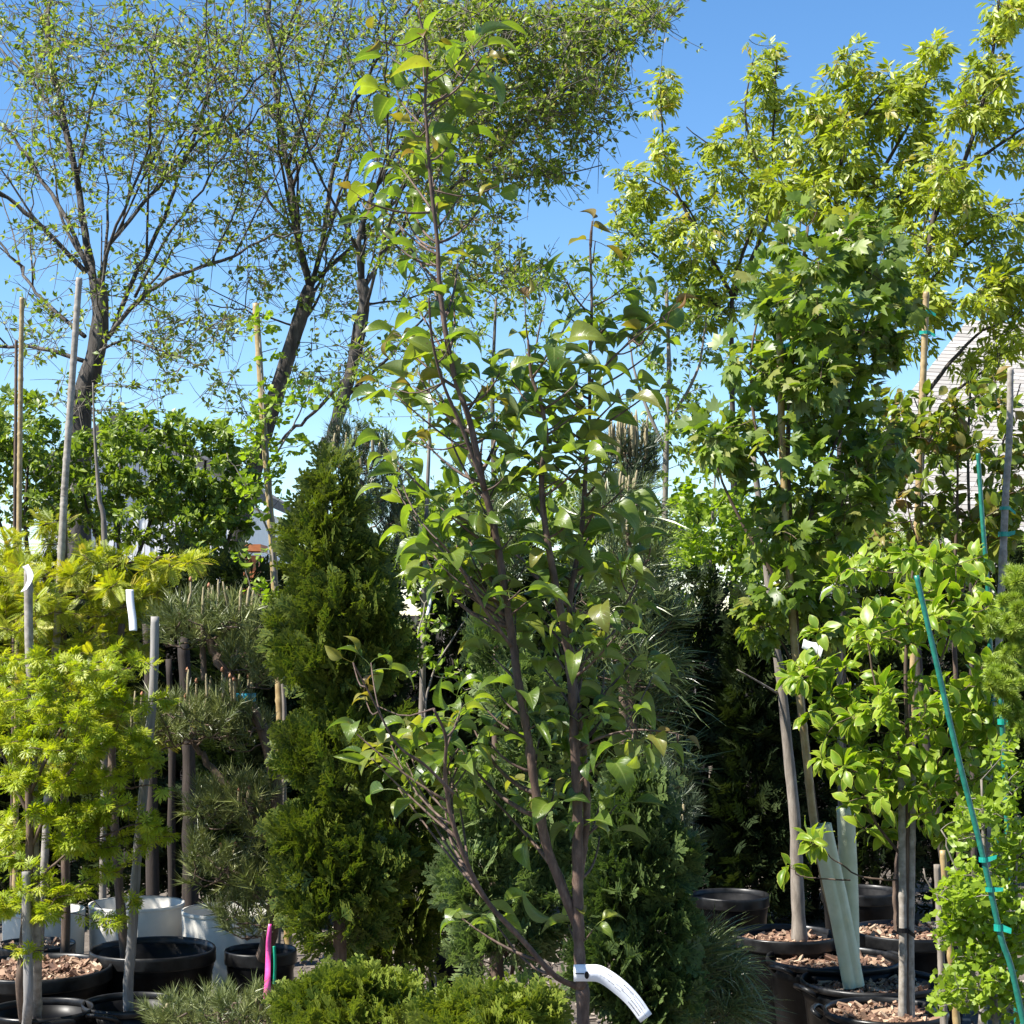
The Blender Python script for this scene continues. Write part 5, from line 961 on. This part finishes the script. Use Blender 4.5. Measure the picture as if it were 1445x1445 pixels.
        for j in range(n):
            az = az0 + j * 2.4 + RNG.normal() * .3; el = RNG.uniform(-.55, .45); d = np.array([math.cos(az) * math.cos(el), math.sin(az) * math.cos(el), math.sin(el)]) + tan * .4
            b = p[-1] - tan * .012 * j * (L > .05); Pp.append(b); Dd.append(d); Nn.append(np.array([-.3, -.1, 1.]) + RNG.normal(size=3) * .42); Ss.append(RNG.uniform(.052, .102))
    foliage(root, 'pear', M['pear'], np.array(Pp), nrm(np.array(Dd)), nrm(np.array(Nn)), np.array(Ss), 300)
    tips = [(590, 14), (604, 60), (530, 55), (505, 275), (578, 180), (600, 225), (705, 262), (836, 318), (840, 340), (945, 440), (915, 470), (690, 90), (555, 470), (575, 620), (498, 935), (515, 985), (530, 995), (958, 1036), (740, 420), (690, 575), (545, 545), (582, 545)]
    q = np.array([P(x, y, D0 - .08) for x, y in tips for _ in range(2)]); n = len(q)
    for i in range(0, n, 2):
        k = sk.nearest(q[i], 1.); a = sk.p[k].copy(); mb = MB(); tube(mb, catmull([a, (a + q[i]) / 2 + (0, 0, -.02), q[i]], 6), np.linspace(.0022, .0012, 6), 5); part('shoot', mb, M['pearbark'], root)
    foliage(root, 'pear', M['pear_tip'], q, nrm(RNG.normal(size=(n, 3)) * (1, .6, .5) + (0, 0, .3)), nrm(RNG.normal(size=(n, 3)) * .5 + (0, 0, 1)), RNG.uniform(.04, .062, n), n, 'young_leaf')
pear()

# ------------------------------------------------------------------ tags and ribbons
def ribbon(mb, pts, wvec, th=.0006):
    p = catmull(pts, 26); w_ = np.asarray(wvec, float); w_ = np.broadcast_to(w_, p.shape) if w_.ndim == 1 else catmull(w_, 26)
    nn = nrm(np.cross(np.gradient(p, axis=0), w_)) * th
    v = np.concatenate([p - w_ + nn, p + w_ + nn, p - w_ - nn, p + w_ - nn]); n = 26; j = np.arange(n - 1)
    f = np.concatenate([np.stack([j, j + 1, n + j + 1, n + j], -1), np.stack([2 * n + j, 3 * n + j, 3 * n + j + 1, 2 * n + j + 1], -1), np.stack([j, 2 * n + j, 2 * n + j + 1, j + 1], -1), np.stack([n + j, n + j + 1, 3 * n + j + 1, 3 * n + j], -1), np.array([[0, n, 3 * n, 2 * n], [n - 1, 3 * n - 1, 4 * n - 1, 2 * n - 1]])])
    mb.add(v, f); return p, w_, nn
def pear_tag():
    d = 4.17; c = P(820, 1376, d); root = thing('plant_tag', 'white printed plant tag looped round the pear trunk', 'tag', c); mb = MB()
    pts = [P(812, 1374, d + .02), P(811, 1373, d - .02), P(830, 1373, d - .035), P(848, 1375, d - .04), P(872, 1391, d - .045), P(893, 1411, d - .05), P(912, 1437, d - .055)]
    W = np.array([(0, 0, .0185), (0, 0, .0185), (0, 0, .0185), (.004, 0, .0182), (.010, 0, .0150), (.0115, 0, .0125), (.0125, 0, .0095)])
    p, w_, nn = ribbon(mb, pts, W); part('strip', mb, M['paper'], root)
    side = 1 if nn[12][1] < 0 else -1
    rows = [(13.5, .45, .8, .8), (12.2, -.15, 1.6, .35), (19.2, .4, 1.2, .5), (22.6, .15, 1.3, .5), (16.2, -.35, 1.0, .5), (14.5, -.2, .9, .7), (16, .05, 1.3, .7), (17.5, .55, 1.7, 1.1), (17.7, -.1, 1.6, .8), (20.6, .62, 1.8, .7), (20.8, .2, 1.6, .7), (20.6, -.18, 1.9, 1.2), (20.4, -.6, 2.1, 1.4)]
    mk = MB()
    for (t, off, ln, hgt) in rows:
        x = t
        while x < t + ln * 1.6:
            l = RNG.uniform(.04, .11); i = min(int(x), 24); u = x - i
            def pt(tt, o): ii = min(int(tt), 24); uu = tt - ii; return p[ii] * (1 - uu) + p[ii + 1] * uu + (w_[ii] * (1 - uu) + w_[ii + 1] * uu) * o + nn[ii] * side * 1.8
            hh = .052 * hgt; mk.add([pt(x, off - hh), pt(x + l, off - hh), pt(x + l, off + hh), pt(x, off + hh)], np.array([[0, 1, 2, 3]])); x += l + RNG.choice([.03, .035, .04, .12])
    part('print', mk, M['ink'], root, None, False)
    mk = MB(); cc = P(828, 1376, d - .038); a = np.linspace(0, 2 * math.pi, 18)[:-1]
    mk.add(np.concatenate([[cc], cc + np.stack([np.cos(a) * .005, np.zeros(17), np.sin(a) * .0085], -1)]), np.stack([np.zeros(17, int), 1 + np.arange(17), 1 + (np.arange(17) + 1) % 17], -1)); part('hole', mk, M['pot'], root, None, False)
    mk = MB(); box(mk, P(818, 1374, d - .036), (.020, .002, .0022)); part('slit', mk, M['pot'], root, None, False)
pear_tag()
def hang_tag(label, pts, d, w_, mat='paper', name='plant_tag', cat='tag', group='white plant tags'):
    mb = MB(); ribbon(mb, [P(x, y, d - .01 * i) for i, (x, y) in enumerate(pts)], w_); single(name, mb, M[mat], label, cat, group)
hang_tag('white tag twisted on top of the grey stake at the left', [(36, 798), (43, 812), (40, 824), (33, 834)], 6.12, (.012, -.01, .004))
hang_tag('long white tag hanging under the golden sprays', [(183, 832), (184, 850), (187, 872), (188, 890)], 6.25, (.013, 0, 0))
hang_tag('white tag sticking out left of the guarded sapling', [(1180, 824), (1172, 832), (1165, 836), (1158, 840)], 6.6, (.006, 0, .017))
hang_tag('grey white tag on the green maple stem', [(1133, 908), (1142, 912), (1152, 914), (1160, 922)], 6.55, (.004, 0, .016))
hang_tag('white tag strip hanging on the grey sapling left of the pear', [(607, 822), (608, 840), (606, 855), (603, 868)], 7.3, (.006, 0, 0))
hang_tag('pink flagging ribbon hanging by the tiered arborvitae', [(381, 1304), (379, 1330), (378, 1370), (377, 1400), (377, 1428)], 5.75, np.array([(.005, 0, 0), (.007, .006, 0), (.009, -.006, .002), (.010, .005, 0), (.010, -.004, 0)]), 'pink', 'flag_ribbon', 'ribbon', 'flagging ribbons')
hang_tag('green flagging ribbon just behind the pink one', [(387, 1335), (388, 1360), (387, 1390)], 5.8, (.004, .003, 0), 'greenflag', 'flag_ribbon', 'ribbon', 'flagging ribbons')
print('tris', sum(len(o.data.polygons) for o in bpy.data.objects if o.type == 'MESH' and o.data.users == 1), 'objects', len(bpy.data.objects))
